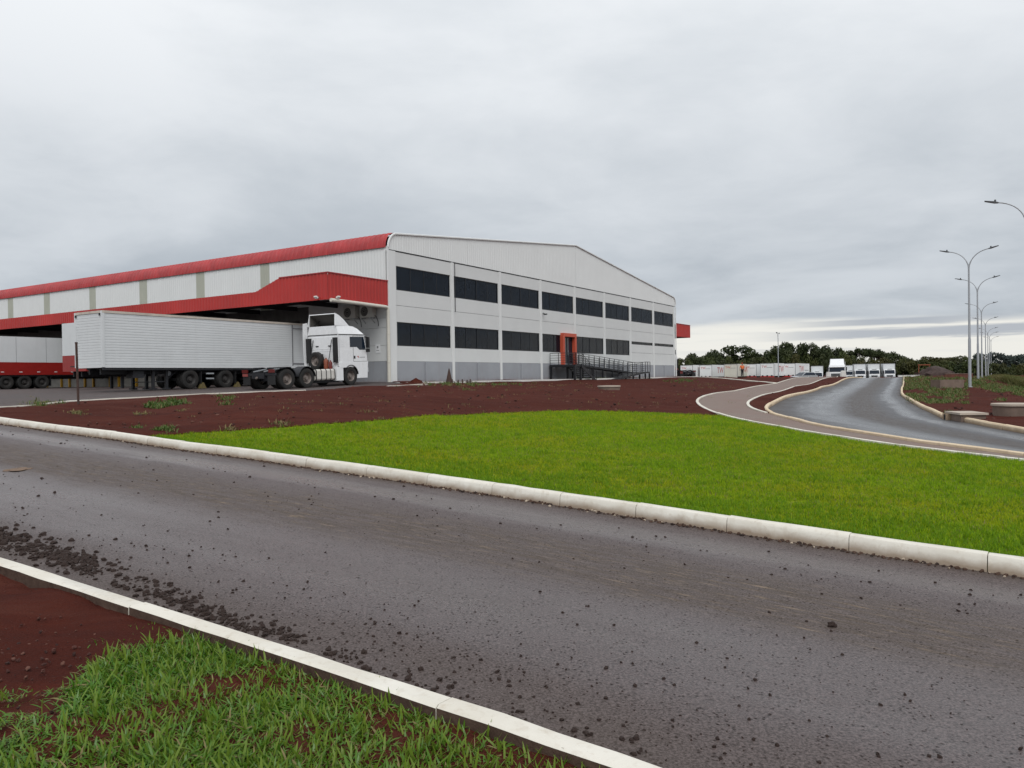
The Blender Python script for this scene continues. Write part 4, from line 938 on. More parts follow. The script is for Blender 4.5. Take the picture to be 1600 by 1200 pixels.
for y in (.16, yF - .16): build('marker_light', box(B(), -.05, -.016, y - .05, y + .05, ztp - .24, ztp - .12), blk_m, T1)
bm = B()
for y in (.75, 1.75): box(bm, .3, TLn - .2, y - .06, y + .06, .82, zb + .02)
for x in np.arange(.6, TLn, 1.2): box(bm, x - .04, x + .04, .05, yF - .05, zb - .12, zb + .015)
box(bm, .02, TLn - .1, .02, .10, zb - .14, zb - .03)
build('chassis', bm, chas_m, T1)
for x in (2.9, 3.68):
    for y in (.35, 2.15): lg = build('landing_leg', box(B(), x - .07, x + .07, y - .07, y + .07, .08, zb - .1), chas_m, T1); build('foot', box(B(), x - .15, x + .15, y - .15, y + .15, .0, .08), chas_m, lg)
build('leg_brace', bar(bar(bar(B(), (2.9, .35, .42), (3.68, .35, .42), .06), (3.68, .35, .5), (4.5, .5, 1.05), .05), (2.9, .35, .4), (2.9, 2.15, .4), .05), chas_m, T1)
T1w = empty('x', (0, 0, 0))
for x in (4.95, 7.25, 9.5):
    for s, y in ((-1, .17), (1, 2.33)): wheel(T1, x, y, s); wheel(T1, x, y - s * .33, s)
    build('axle_beam', box(B(), x - .07, x + .07, .3, 2.2, .44, .60), chas_m, T1)
    build('mud_flap', box(B(), x + .66, x + .69, .02, .62, .28, .95), blk_m, T1)
bpy.data.objects.remove(T1w)
build('side_guard', box(box(B(), 5.95, 6.45, .04, .08, .52, .60), 5.95, 6.45, .04, .08, .80, .88), galv_m, T1)
build('tool_box', box(B(), 1.7, 2.3, .2, .8, .62, .98), chas_m, T1); build('air_tank', lathe(B(), [(0, 0), (.14, 0), (.16, .05), (.16, .75), (.14, .8), (0, .8)], 14, 'y', (4.0, .6, .85)), galv_m, T1, 40)
for k, x in enumerate((5.7, 8.05)):
    wc = empty('wheel_chock', (q0[0] + D1[0] * x + D2[0] * .1, q0[1] + D1[1] * x + D2[1] * .1, g0_), BANG, ['yellow wheel chock before the first wheel under the long white trailer', 'yellow wheel chock before the second wheel under the long white trailer'][k], 'wheel chock'); build('wedge', prism(B(), [(-.22, 0), (.22, 0), (.03, .34), (-.03, .34)], -.13, .13), M('chock_paint', (.12, .095, .035), .8, streak=.6), wc, bevel=.01)

# red and white trailers backed on to the docks
def dock_trailer(v, out, lab, axles):
    q = C0 + D2 * v - D1 * out; g = -.35 + EYE + YL
    t = empty('dock_trailer', (q[0], q[1], g), BANG, lab, 'trailer', 'red and white trailers at the loading docks')
    ln = out - .6; z0, zm, z1 = 1.08, 2.05, 4.02
    build('body', box(B(), 0, ln, -1.28, 1.28, zm, z1), trail_m, t, bevel=.03); build('red_band', box(B(), 0.0, ln, -1.285, 1.285, z0, zm - .004), tredp_m, t, bevel=.012)
    for y in (-1.2, 1.2): build('top_rail', box(B(), 0, ln, y - .09, y + .09, z1, z1 + .03), blk_m, t)
    for k in range(10): build('marker_light', box(B(), .9 + k * 1.3, 1.12 + k * 1.3, -1.30, -1.286, z0 + .20, z0 + .25), wht_m, t) if .9 + k * 1.3 < ln - .3 else None
    build('chassis', box(box(box(B(), .2, ln, -.5, -.38, .75, z0), .2, ln, .38, .5, .75, z0), .2, ln, -1.2, -1.1, z0 - .12, z0 - .004), chas_m, t)
    for y in (-.6, .6): build('landing_leg', box(B(), 2.6, 2.74, y - .07, y + .07, 0, z0), chas_m, t)
    for a_ in axles: axle(t, out - a_)
    for k in range(6): build('seam', box(B(), 1.5 + k * 2.2, 1.52 + k * 2.2, -1.288, -1.281, zm, z1 - .05), grey_m, t) if 1.5 + k * 2.2 < ln else None
    build('unit', box(B(), -.02, 0, -.4, .4, 1.35, 1.4), blk_m, t)
    build('mud_flap', box(B(), out - axles[-1] + .62, out - axles[-1] + .65, -1.22, -.6, .2, 1.0), blk_m, t)
    return t
dock_trailer(30.15 + 1.28, 14.2, 'shaded trailer with dark red lower band and three axles at the left edge', (8.97, 7.67, 6.37))
dock_trailer(13.9, 12.7, 'red and white trailer end just showing behind the long white trailer', (6.0, 4.7, 3.4))

# far box trailers with red TW lettering, in a row on the lot
def tw_trailer(x0, x1, Y, lab, sidelogo=True, col=None, ln=13.5, bottom=True, top=4.0):
    gzv = EYE - 2.0; m = ((x0 + x1) / 2 - 800) / F; X = m * Y
    t = empty('box_trailer', (X, Y, gzv), BANG, lab, 'trailer', 'white box trailers parked in a row on the far lot')
    mt = col or M('white_box_paint', (.76, .77, .765), .45, var=.03, streak=.1, dirt=(.6, .58, .54)); w = 1.3
    build('box', box(B(), 0, ln, -w, w, 1.58, top), mt, t, bevel=.04)
    for y in (-.64, .64): build('rear_door', box(B(), -.03, -.002, min(y - .6, y + .6), max(y - .6, y + .6), 1.66, top - .1), mt, t, bevel=.012)
    build('door_frame', box(box(box(B(), -.06, .0, -w - .01, -w + .06, 1.42, top + .01), -.06, .0, w - .06, w + .01, 1.42, top + .01), -.06, .0, -w + .06, w - .06, top - .06, top + .01), grey_m, t)
    if bottom:
        build('rear_bumper', box(B(), -.05, .1, -w, w, 1.12, 1.57), redp_m, t, bevel=.01)
        for y in (-.85, 0, .85): build('tail_lamp', lathe(B(), [(0, -.09), (.15, -.09), (.17, -.05), (0, -.05)], 12, 'x', (0, y, 1.60)), blk_m, t)
    else: build('rear_bumper', box(B(), -.05, .1, -w, w, 1.12, 1.57), mt, t)
    MR = Matrix.Translation((-.034, .55, 3.15)) @ Matrix.Rotation(math.radians(-90), 4, 'Z') @ Matrix.Rotation(math.radians(90), 4, 'X')
    build('rear_lettering', text_mesh(B(), 'TW', .62, MR), redp_m if col is None else portal_m, t)
    build('rear_small_print', box(B(), -.04, -.032, -.95, .05, 3.17, 3.24), grey_m, t)
    if sidelogo:
        MS = Matrix.Translation((5.6, -w - .005, 2.3)) @ Matrix.Rotation(math.radians(90), 4, 'X')
        build('side_lettering', text_mesh(B(), 'TW', 1.75, Matrix.Translation((5.6, -w - .006, 2.3)) @ Matrix.Scale(1.5, 4, (1, 0, 0)) @ Matrix.Rotation(math.radians(90), 4, 'X')), redp_m, t)
        build('side_small_print', box(box(B(), 8.6, 12.4, -w - .008, -w - .002, 2.55, 2.68), 8.6, 12.4, -w - .008, -w - .002, 1.95, 2.03), grey_m, t)
    build('chassis', box(box(B(), .2, ln, -.5, -.35, .7, 1.44), .2, ln, .35, .5, .7, 1.44), chas_m, t)
    for x in (1.6, 2.9, 4.2): axle(t, x, False)
    for y in (-.6, .6): build('landing_leg', box(B(), ln - 2.6, ln - 2.4, y - .07, y + .07, 0, 1.4), chas_m, t)
    return t
tw_trailer(1063, 1083, 157, 'white box trailer behind the half hidden tractor, next to the warehouse corner')
tw_trailer(1094, 1112, 158, 'white box trailer second from the warehouse corner, small red letters on its rear')
tw_trailer(1132, 1152, 150, 'cream box trailer with pale rear doors, left of the person in orange', True, trail2_m, 13.5, False)
tw_trailer(1162, 1182, 155, 'white box trailer with red bumper immediately right of the person in orange')
tw_trailer(1188, 1210, 147, 'white box trailer with red bumper behind the slim lone lamp post')
tw_trailer(1222, 1243, 153, 'rightmost white box trailer, big red letters on its side, behind the silver car')

# white box trucks facing the camera
def box_truck(lab):
    t = empty('box_truck', (0, 0, 0), 0, lab, 'truck', 'white box trucks facing the camera on the far lot')
    build('cargo_box', box(B(), -5.6, .0, -1.22, 1.22, 1.0, 3.85), trail_m, t, bevel=.04)
    build('box_frame', box(box(box(B(), -.01, .03, -1.24, -1.16, 1.0, 3.87), -.01, .03, 1.16, 1.24, 1.0, 3.87), -.01, .03, -1.16, 1.16, 3.78, 3.87), grey_m, t)
    pr = [(.12, .75), (.12, 2.42), (.35, 2.58), (1.25, 2.58), (1.55, 2.45), (1.80, 1.62), (1.84, .75)]
    build('cab', prism(B(), pr, -1.08, 1.08), wht_m, t, bevel=.06)
    build('windscreen', loft(B(), [[(1.80, -.99, 1.62), (1.80, .99, 1.62), (1.82, .99, 1.63), (1.82, -.99, 1.63)], [(1.565, -.93, 2.40), (1.565, .93, 2.40), (1.585, .93, 2.41), (1.585, -.93, 2.41)]]), glass_m, t)
    build('roof_marker', box(B(), 1.28, 1.40, -.45, .45, 2.585, 2.66), blk_m, t)
    build('grille', box(B(), 1.835, 1.86, -.62, .62, .95, 1.30), blk_m, t, bevel=.01); build('bumper', box(B(), 1.6, 1.92, -1.10, 1.10, .42, .85), wht_m, t, bevel=.04); build('number_plate', box(B(), 1.922, 1.93, -.2, .2, .55, .68), grey_m, t)
    for s in (-1, 1):
        build('headlight', box(B(), 1.80, 1.875, min(s * .68, s * 1.04), max(s * .68, s * 1.04), .95, 1.22), lens_m, t, bevel=.02)
        build('mirror', box(B(), 1.55, 1.65, min(s * 1.15, s * 1.36), max(s * 1.15, s * 1.36), 1.65, 2.25), blk_m, t, bevel=.02)
        build('side_window', prism(B(), [(.6, 1.66), (.6, 2.3), (1.45, 2.3), (1.68, 1.66)], min(s * 1.06, s * 1.09), max(s * 1.06, s * 1.09)), glass_m, t)
        build('mirror_arm', bar(B(), (1.5, s * 1.05, 2.3), (1.6, s * 1.25, 2.2), .04), blk_m, t)
        for x in (1.0, -3.6): wheel(t, x, s * .98, s, .45)
        build('wheel_arch', box(B(), .55, 1.45, min(s * .8, s * 1.09), max(s * .8, s * 1.09), .80, .95), blk_m, t)
    build('chassis', box(box(B(), -5.4, 1.6, -.45, -.33, .55, .98), -5.4, 1.6, .33, .45, .55, .98), chas_m, t)
    return t
bt = None
for x, Y, gz_, lab in ((1344.5, 168, -2.0, 'leftmost of the three white box trucks at the end of the side road'), (1366.5, 168, -2.0, 'middle of the three white box trucks at the end of the side road'), (1390.5, 168, -2.0, 'rightmost of the three white box trucks at the end of the side road'),
                       (1277, 162, -2.35, 'white box truck facing the camera between the silver car and the far tractor truck'), (1329, 178, -2.15, 'white box truck mostly hidden just behind the far tractor truck')):
    o = bt if bt is None else copy_tree(bt)
    if bt is None: o = bt = box_truck(lab)
    f_ = np.array([-.36, -.933]); X = (x - 800) / F * Y; o.location = (X - f_[0] * 1.8, Y - f_[1] * 1.8, EYE + gz_); o.rotation_euler = (0, 0, math.atan2(f_[1], f_[0])); o['label'] = lab
# silver car
q = np.array([(1256 - 800) / F * 116, 116.]); CAR = empty('parked_car', (q[0], q[1], gz(q) - .0), math.radians(200), 'silver car half hidden behind the dark soil rise, left of the small box truck', 'car')
body = [(-2.0, .35), (-2.05, .85), (-1.95, 1.0), (-.9, 1.05), (.9, 1.02), (1.9, .88), (2.1, .68), (2.1, .35)]
build('body', prism(B(), body, -.86, .86), sil_m, CAR, bevel=.09)
build('cabin', loft(B(), [[(-1.75, -.80, 1.0), (-1.75, .80, 1.0), (1.05, .80, 1.0), (1.05, -.80, 1.0)], [(-1.45, -.66, 1.50), (-1.45, .66, 1.50), (.20, .66, 1.50), (.20, -.66, 1.50)]]), sil_m, CAR, bevel=.06)
build('windscreen', loft(B(), [[(1.0, -.70, 1.05), (1.0, .70, 1.05), (1.02, .70, 1.06), (1.02, -.70, 1.06)], [(.28, -.60, 1.47), (.28, .60, 1.47), (.30, .60, 1.48), (.30, -.60, 1.48)]]), glass_m, CAR)
for s in (-1, 1):
    build('side_window', loft(B(), [[(-1.55, s * .795, 1.06), (.8, s * .795, 1.06), (.8, s * .81, 1.06), (-1.55, s * .81, 1.06)], [(-1.35, s * .68, 1.44), (.15, s * .68, 1.44), (.15, s * .70, 1.44), (-1.35, s * .70, 1.44)]]), glass_m, CAR)
    build('headlight', box(B(), 1.98, 2.12, min(s * .5, s * .82), max(s * .5, s * .82), .66, .80), lens_m, CAR, bevel=.02); build('tail_light', box(B(), -2.08, -2.0, min(s * .55, s * .84), max(s * .55, s * .84), .75, .95), redl_m, CAR)
    for x in (-1.3, 1.3): wheel(CAR, x, s * .78, s, .31)

# ------------------------------------------------------------------ street lamps
def lamp(X, Y, top, ang, label, reach=1.93, group='street lamps along the right verge'):
    g = gz((X, Y)); h = top - g; t = empty('street_lamp', (X, Y, g), ang, label, 'street lamp', group)
    fork = h - 1.45
    build('pole', tube(B(), [(0, 0, -.3), (0, 0, h * .35), (0, 0, h * .36), (0, 0, fork)], [.115, .10, .085, .06], 12), galv_m, t, 40)
    build('base_plate', lathe(B(), [(0, .0), (.2, .0), (.2, .12), (.12, .14), (0, .14)], 12, 'z'), galv_m, t, 40)
    for s in (-1, 1):
        pts = [(0, 0, fork - .3)] + [(s * (2 * q * (1 - q) * .12 * reach + q * q * (reach - .58)), 0, fork * (1 - q) ** 2 + 2 * q * (1 - q) * (fork + 1.12) + q * q * (h - .14)) for q in np.linspace(.06, 1, 10)]
        build('arm', tube(B(), pts, [.05] * 3 + [.036] * (len(pts) - 3), 8), galv_m, t, 40)
        a = (s * (reach - .62), 0, h - .15); b = (s * (reach + .05), 0, h + .0)
        hd = build('lamp_head', loft(B(), [[(a[0], -.05, a[2] - .04), (a[0], .05, a[2] - .04), (a[0], .05, a[2] + .03), (a[0], -.05, a[2] + .03)], [(a[0] + s * .2, -.13, a[2] - .01), (a[0] + s * .2, .13, a[2] - .01), (a[0] + s * .2, .13, a[2] + .09), (a[0] + s * .2, -.13, a[2] + .09)], [(b[0], -.12, b[2] - .01), (b[0], .12, b[2] - .01), (b[0], .12, b[2] + .03), (b[0], -.12, b[2] + .03)]]), lampk_m, t, bevel=.008)
        build('sensor', lathe(B(), [(0, 0), (.05, 0), (.05, .09), (.03, .11), (0, .11)], 10, 'z', (a[0] + s * .16, 0, a[2] + .08)), lampk_m, hd, 40)
    return t
LA = math.radians(-33.5); TOPZ = EYE + 9.51
order = ['cut by the right edge of the picture', 'nearest whole one in the row', 'second whole one in the row', 'third whole one in the row', 'fourth whole one in the row', 'fifth whole one in the row', 'sixth whole one in the row', 'last and smallest in the row']
for k, (xp, Y) in enumerate([(1607, 42.4), (1515.5, 60), (1528.5, 78.5), (1534.5, 108), (1540.5, 138), (1544, 171), (1546.5, 191), (1549, 216)]):
    lamp((xp - 800) / F * Y, Y, TOPZ, LA, 'grey two-armed street lamp, ' + order[k])
lamp((1216.5 - 800) / F * 146, 146, EYE + 7.75, math.radians(62), 'slim lone two-armed lamp post among the white box trailers', 1.6, None)

# ------------------------------------------------------------------ small things on the ground
def chamber(p, rz, L_, W_, h, label, lid=True, name='drain_chamber'):
    t = empty(name, (p[0], p[1], gz(p) + .05), rz, label, 'drain chamber'); w = .12
    build('wall', box(B(), -L_ / 2, L_ / 2, -W_ / 2, -W_ / 2 + w, -.2, h), conc_m, t); build('wall', box(B(), -L_ / 2, L_ / 2, W_ / 2 - w, W_ / 2, -.2, h), conc_m, t)
    build('wall', box(B(), -L_ / 2, -L_ / 2 + w, -W_ / 2 + w, W_ / 2 - w, -.2, h), conc_m, t); build('wall', box(B(), L_ / 2 - w, L_ / 2, -W_ / 2 + w, W_ / 2 - w, -.2, h), conc_m, t)
    if lid: build('lid', box(B(), -L_ / 2 - .08, L_ / 2 + .08, -W_ / 2 - .08, W_ / 2 + .08, h + .004, h + .09), lid_m, t, bevel=.015)
    return t
p = unp(1585, 655); t = empty('manhole_ring', (p[0] + .35, p[1] + .5, gz(p) + .03), 0, 'round raw concrete manhole with a pale lid on the red soil, right edge', 'manhole')
build('ring', lathe(B(), [(0, -.3), (.60, -.3), (.62, .36), (0, .36)], 28, 'z'), conc_m, t, 40); build('lid', lathe(B(), [(0, .362), (.66, .362), (.67, .38), (.66, .44), (0, .445)], 28, 'z'), lid_m, t, 40)
p = unp(954, 611.5); t = empty('manhole_ring', (p[0], p[1] + .6, gz(p) + .05), 0, 'low concrete manhole with a pale lid in the bare soil before the ramp', 'manhole')
build('ring', lathe(B(), [(0, -.3), (.53, -.3), (.53, .16), (0, .16)], 28, 'z'), conc_m, t, 40); build('lid', lathe(B(), [(0, .162), (.57, .162), (.57, .225), (0, .235)], 28, 'z'), lid_m, t, 40)
p = unp(1496, 609); chamber((p[0] - .35, p[1] + .6), .12, 1.75, 1.0, .62, 'open brown concrete box at the foot of the nearest whole street lamp', False)
build('partition', box(B(), -.05, .05, -.38, .38, -.2, .60), conc_m, bpy.data.objects['drain_chamber'])
p = unp(1503, 588.5) if False else None
# drain inlet in the kerb with a long lid behind it
p = unp(1481, 656); dvec = unp(1500, 659) - unp(1470, 653); da = math.atan2(dvec[1], dvec[0]); t = empty('drain_inlet', (p[0], p[1], gz(p)), da, 'drain inlet in the cream kerb with a long concrete lid behind', 'drain')
build('mouth', box(box(B(), -.17, -.10, -.10, .3, -.05, .2), .10, .17, -.10, .3, -.05, .2), kerb2_m, t); build('throat', box(B(), -.10, .10, -.085, .28, -.06, .17), dark_m, t)
build('lid', box(B(), -.22, 1.12, -.02, .75, .205, .265), lid_m, t, bevel=.012); build('chamber', box(B(), .19, 1.06, .03, .7, -.2, .20), conc_m, t)
# steel stake, cone and row of little stakes
p = unp(123, 638.5); t = empty('steel_stake', (p[0], p[1], gz(p)), .4, 'rusty steel stake standing in the red soil before the white trailer', 'stake'); build('stake', tube(B(), [(0, 0, -.2), (-.03, 0, 1.88)], .032, 8), rust_m, t)
build('top_cap', lathe(B(), [(0, 0), (.037, 0), (.037, .05), (0, .05)], 8, 'z', (-.03, 0, 1.86)), rust_m, t)
p = unp(702, 601); t = empty('rusty_cone', (p[0], p[1], gz(p) + .08), 0, 'dark rusty cone-shaped marker standing before the warehouse plinth', 'cone'); build('cone', lathe(B(), [(0, -.1), (.26, -.1), (.24, 0), (.03, .98), (0, 1.0)], 12, 'z'), rust_m, t, 30); build('base', box(B(), -.3, .3, -.3, .3, -.12, .02), rust_m, t)
for k, x in enumerate((707, 716, 722.5, 730, 735)):
    p = unp(x, 601.5); t = empty('wooden_stake', (p[0], p[1], gz(p) + .08), 0, ['first', 'second', 'third', 'fourth', 'fifth'][k] + ' little dark stake in the row right of the rusty cone', 'stake', 'little stakes before the warehouse'); build('stake', box(B(), -.035, .035, -.035, .035, -.1, .30 - .04 * (k % 2)), rust_m, t); build('crosspiece', box(B(), -.12, .12, -.02, .02, .14, .18), rust_m, t)
def heap(name, c, r, h, mat, label, cat, sx=1., sd=0):
    bm = B(); bmesh.ops.create_icosphere(bm, subdivisions=4, radius=1)
    for v in bm.verts:
        n = noise.fractal(v.co * 2.3 + Vector((sd, 0, 0)), .8, 2, 5); a = max(0, 1 - math.hypot(v.co.x, v.co.y)); v.co = Vector((v.co.x * r * sx * (1 + .2 * n), v.co.y * r * (1 + .2 * n), max(-.3, (v.co.z if v.co.z < 0 else a ** .8) * h + .16 * n * h + (.06 * h * noise.noise(v.co * 9)))))
    o = build(name, bm, mat, None, 60); o.location = (c[0], c[1], gz(c)); return tag(o, label, cat)
p = unp(650, 600.5); heap('soil_heap', (p[0], p[1]), .55, .38, soil_m, 'small heap of red soil by the white edging near the building corner', 'soil heap')
q = ((1463 - 800) / F * 128, 128.); heap('soil_heap', q, 3.2, 2.1, M('dug_earth', (.050, .032, .028), .95, var=.4, scale=2, bump=.8, bscale=6), 'big heap of dark dug earth beyond the grassy right verge', 'soil heap', 1.1, 4)
q = ((1441 - 800) / F * 129, 129.); t = empty('rusty_skip', (q[0], q[1], gz(q)), .1, 'rusty orange open steel frame beside the big earth heap', 'skip')
build('body', prism(B(), [(-.9, 0), (-1.05, .9), (1.05, .9), (.9, 0)], -.6, .6), rust_m, t); build('frame', box(box(box(B(), -1.0, -.9, -.6, -.5, .9, 2.1), .9, 1.0, -.6, -.5, .9, 2.1), -1.1, 1.1, -.65, -.45, 2.1, 2.25), M('orange_rust', (.22, .07, .035), .85, var=.3), t)
q = ((1498 - 800) / F * 98, 98.); t = empty('brick_wall', (q[0], q[1], gz(q)), -.05, 'low red-brown block wall beyond the grass, left of the lamp row', 'wall'); build('wall', box(B(), -1.7, 1.7, -.12, .12, -.3, .55), M('red_block', (.12, .045, .032), .9, var=.3, scale=3, bump=.5), t); build('coping', box(B(), -1.75, 1.75, -.15, .15, .553, .62), conc_m, t)
q = ((1420 - 800) / F * 128, 128.); t = empty('low_wall', (q[0], q[1], gz(q)), .15, 'low white wall at the right end of the parked box trucks', 'wall'); build('wall', box(B(), -1.9, 1.9, -.12, .12, -.6, .42), wconc_m, t); build('coping', box(B(), -1.92, 1.92, -.14, .14, .423, .47), wconc_m, t)
for x, Y, hh, w, lab in ((1317.5, 112, 1.25, .42, 'white painted marker block at the right foot of the far tractor truck'), (1294, 112, 1.1, .26, 'white painted marker block at the left foot of the far tractor truck')):
    q = ((x - 800) / F * Y, Y); t = empty('marker_block', (q[0], q[1], gz(q)), .3, lab, 'marker block'); build('block', prism(B(), [(-w, -.2), (-w, hh * .6), (-w * .6, hh), (w * .6, hh), (w, hh * .6), (w, -.2)], -.2, .2), wconc_m, t, bevel=.05); build('foot', box(B(), -w - .12, w + .12, -.32, .32, -.3, .08), wconc_m, t, bevel=.02)

# ------------------------------------------------------------------ the person in orange
q = np.array([(1160 - 800) / F * 96, 96.]); PN = empty('person', (q[0], q[1], gz(q) + .12), math.radians(15), 'person in an orange shirt and dark trousers standing before the far trailers', 'person')
def skin(name, verts, eds, radii, mat, root=0, sub=2):
    me = bpy.data.meshes.new(name); me.from_pydata(verts, eds, []); o = meshobj(name, me, mat, PN)
    m = o.modifiers.new('s', 'SKIN'); 
    for d, r in zip(me.skin_vertices[0].data, radii): d.radius = r if isinstance(r, tuple) else (r, r)
    me.skin_vertices[0].data[root].use_root = True
    o.modifiers.new('u', 'SUBSURF').levels = sub; o.modifiers['u'].render_levels = sub; return o
skin_m = M('skin', (.30, .16, .11), .6); shirt_m = M('orange_shirt', (.75, .17, .045), .75, var=.1); trous_m = M('dark_trousers', (.025, .025, .03), .8)
bv = [(0, 0, .95), (0, 0, 1.15), (0, .01, 1.38), (0, .0, 1.50), (0, -.02, 1.60), (0, -.02, 1.72),
      (-.09, 0, .90), (-.11, -.03, .50), (-.12, .02, .09), (-.12, -.13, .04), (.09, 0, .90), (.12, .04, .50), (.15, .08, .09), (.16, -.06, .04),
      (-.19, .01, 1.42), (-.30, .03, 1.16), (-.40, -.10, .96), (-.43, -.16, .88), (.19, .01, 1.42), (.24, .04, 1.15), (.25, -.04, .90), (.25, -.07, .80)]
be = [(0, 1), (1, 2), (2, 3), (3, 4), (4, 5), (0, 6), (6, 7), (7, 8), (8, 9), (0, 10), (10, 11), (11, 12), (12, 13), (2, 14), (14, 15), (15, 16), (16, 17), (2, 18), (18, 19), (19, 20), (20, 21)]
br_ = [(.15, .10), (.14, .095), (.16, .11), .055, .085, .07, .09, .06, .042, .035, .09, .06, .042, .035, .055, .042, .034, .04, .055, .042, .034, .04]
skin('body', bv, be, br_, skin_m)
si = [0, 1, 2, 14, 15, 18, 19]; mp = {a: i for i, a in enumerate(si)}
skin('shirt', [bv[i] for i in si], [(mp[a], mp[b]) for a, b in be if a in mp and b in mp], [(.18, .13), (.175, .13), (.185, .13), .075, .062, .075, .062], shirt_m)
ti = [0, 6, 7, 8, 10, 11, 12]; mp = {a: i for i, a in enumerate(ti)}
skin('trousers', [bv[i] for i in ti], [(mp[a], mp[b]) for a, b in be if a in mp and b in mp], [(.16, .115), .105, .078, .062, .105, .078, .062], trous_m)
hb = B(); bmesh.ops.create_uvsphere(hb, u_segments=14, v_segments=8, radius=.11); bmesh.ops.transform(hb, matrix=Matrix.Translation((0, .005, 1.69)) @ Matrix.Diagonal((.95, 1.05, .85, 1)), verts=hb.verts); build('cap', hb, M('orange_cap', (.35, .07, .03), .8), PN, 60)
bm = B()
for y in (-.09,): 
    for x in (-.045, .035): box(bm, x, x + .015, -.115, -.1, 1.63, 1.645)
build('eyes', bm, blk_m, PN); 
for s, v in ((-1, bv[9]), (1, bv[13])): build('shoe', box(B(), v[0] - .05, v[0] + .05, v[1] - .08, v[1] + .20, -.0, .09), blk_m, PN, bevel=.025)
for hx, hy, hz, sg_ in ((-.43, -.16, .88, -1), (.25, -.07, .80, 1)):
    for k in range(5):
        bm = tube(B(), [(hx + (k - 2) * .017, hy, hz), (hx + (k - 2) * .02 + (sg_ * -.02 if k == 0 else 0), hy - .02, hz - (.05 if k == 0 else .075 + .012 * (2 - abs(k - 2)))), (hx + (k - 2) * .019, hy - .04, hz - (.07 if k == 0 else .105 + .012 * (2 - abs(k - 2))))], [.010, .009, .006], 6); build('finger', bm, skin_m, PN, 60)

# ------------------------------------------------------------------ trees
def tree_meshes(seed, kind):
    r = np.random.default_rng(seed); bm = B()
    # trunk and limbs (unit tree of height 1 at scale ~ metres: height 9)
    hgt = 9.0; tk = {'dome': 1.7, 'umbrella': 4.6, 'shrub': .6}[kind]
    limbs = []; tube(bm, [(0, 0, -.5), (.05, .04, tk * .5), (.0, .1, tk)], [.26, .2, .15], 8)
    cl = []
    nb = {'dome': 15, 'umbrella': 11, 'shrub': 10}[kind]
    for k in range(nb):
        a = r.uniform(0, 6.28); 
        if kind == 'dome': rad_ = 3.6 * math.sqrt(r.uniform(.02, 1)); z = 2.2 + (hgt - 3.6) * r.uniform(.1, 1) * math.sqrt(max(0.05, 1 - (rad_ / 4.3) ** 2)); R = r.uniform(1.2, 2.0)
        elif kind == 'umbrella': rad_ = 3.1 * math.sqrt(r.uniform(.02, 1)); z = 6.2 + 1.9 * (1 - (rad_ / 3.6) ** 2) + r.uniform(-.4, .3); R = r.uniform(.9, 1.5)
        else: rad_ = 3.4 * math.sqrt(r.uniform(0, 1)); z = 1.0 + 2.4 * r.uniform(0, 1) * (1 - (rad_ / 5) ** 2); R = r.uniform(1.0, 1.6)
        c = Vector((rad_ * math.cos(a), rad_ * math.sin(a), z)); cl.append((c, R))
        m = Vector((0, .1, tk)).lerp(c, .5) + Vector((0, 0, .25)); tube(bm, [(0, .08, tk * .95), m, c], [.10, .065, .03], 5)
    tm = bpy.data.meshes.new('trunk'); bm.to_mesh(tm); bm.free(); tm.materials.append(wood_m)
    V = []; Fc = []
    for c, R in cl:
        n = int(190 * R * R / 1.6) if kind != 'umbrella' else int(150 * R * R / 1.6)
        for j in range(n):
            d = r.normal(size=3); d /= np.linalg.norm(d); rr_ = R * (r.uniform(.35, 1.08) ** .5) * (.8 + .35 * noise.noise(Vector(d) * 2.1 + c)); p = np.array(c) + d * rr_ * np.array([1, 1, .72])
            sz = r.uniform(.16, .34); nrm = d * .6 + r.normal(size=3) * .6 + np.array([0, 0, .35]); nrm /= np.linalg.norm(nrm); u = np.cross(nrm, r.normal(size=3)); u /= np.linalg.norm(u); v = np.cross(nrm, u)
            k = len(V); V += [p - u * sz, p + v * sz * .55, p + u * sz, p - v * sz * .55]; Fc.append((k, k + 1, k + 2, k + 3))
    me = bpy.data.meshes.new('crown'); me.from_pydata([tuple(q) for q in V], [], Fc); return tm, me
def treemat(name, a, b, c):
    t = NT(name); geo = t.n('ShaderNodeNewGeometry'); w = t.noise(geo.outputs['Position'], .55, 4, .6); w2 = t.noise(geo.outputs['Position'], .06, 3)
    col = t.mix(t.rng(w, .35, .65), a, b); col = t.mix(t.rng(w2, .45, .65, 0, .7), col, c); t.set(col=col, rough=.6, spec=.2)
    tr = t.n('ShaderNodeBsdfTranslucent'); t.l(col, tr.inputs[0]); ms = t.n('ShaderNodeMixShader'); ms.inputs[0].default_value = .2
    out = t.t.nodes['Material Output']; t.l(t.b.outputs[0], ms.inputs[1]); t.l(tr.outputs[0], ms.inputs[2]); t.l(ms.outputs[0], out.inputs[0]); return t.m
tm1 = treemat('dark_foliage', (.030, .043, .018), (.056, .070, .026), (.066, .060, .026))
tm2 = treemat('mid_foliage', (.035, .050, .014), (.062, .076, .022), (.075, .062, .022))
tm3 = treemat('haze_tint_foliage', (.048, .068, .060), (.066, .088, .074), (.062, .078, .074))  # bluish haze painted into the leaf colour of distant trees
TV = {k: [tree_meshes(s_, k) for s_ in range(b, b + n)] for k, b, n in (('dome', 11, 4), ('umbrella', 31, 3), ('shrub', 51, 3))}
for k, l in TV.items():
    for i, (a_, b_) in enumerate(l): b_.materials.append(tm2 if (k == 'shrub' and i != 1) or (k == 'dome' and i == 3) else tm1)
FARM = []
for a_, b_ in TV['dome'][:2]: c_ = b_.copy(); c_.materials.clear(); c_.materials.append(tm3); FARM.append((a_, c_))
GZ = EYE - 2.0
BND = {}
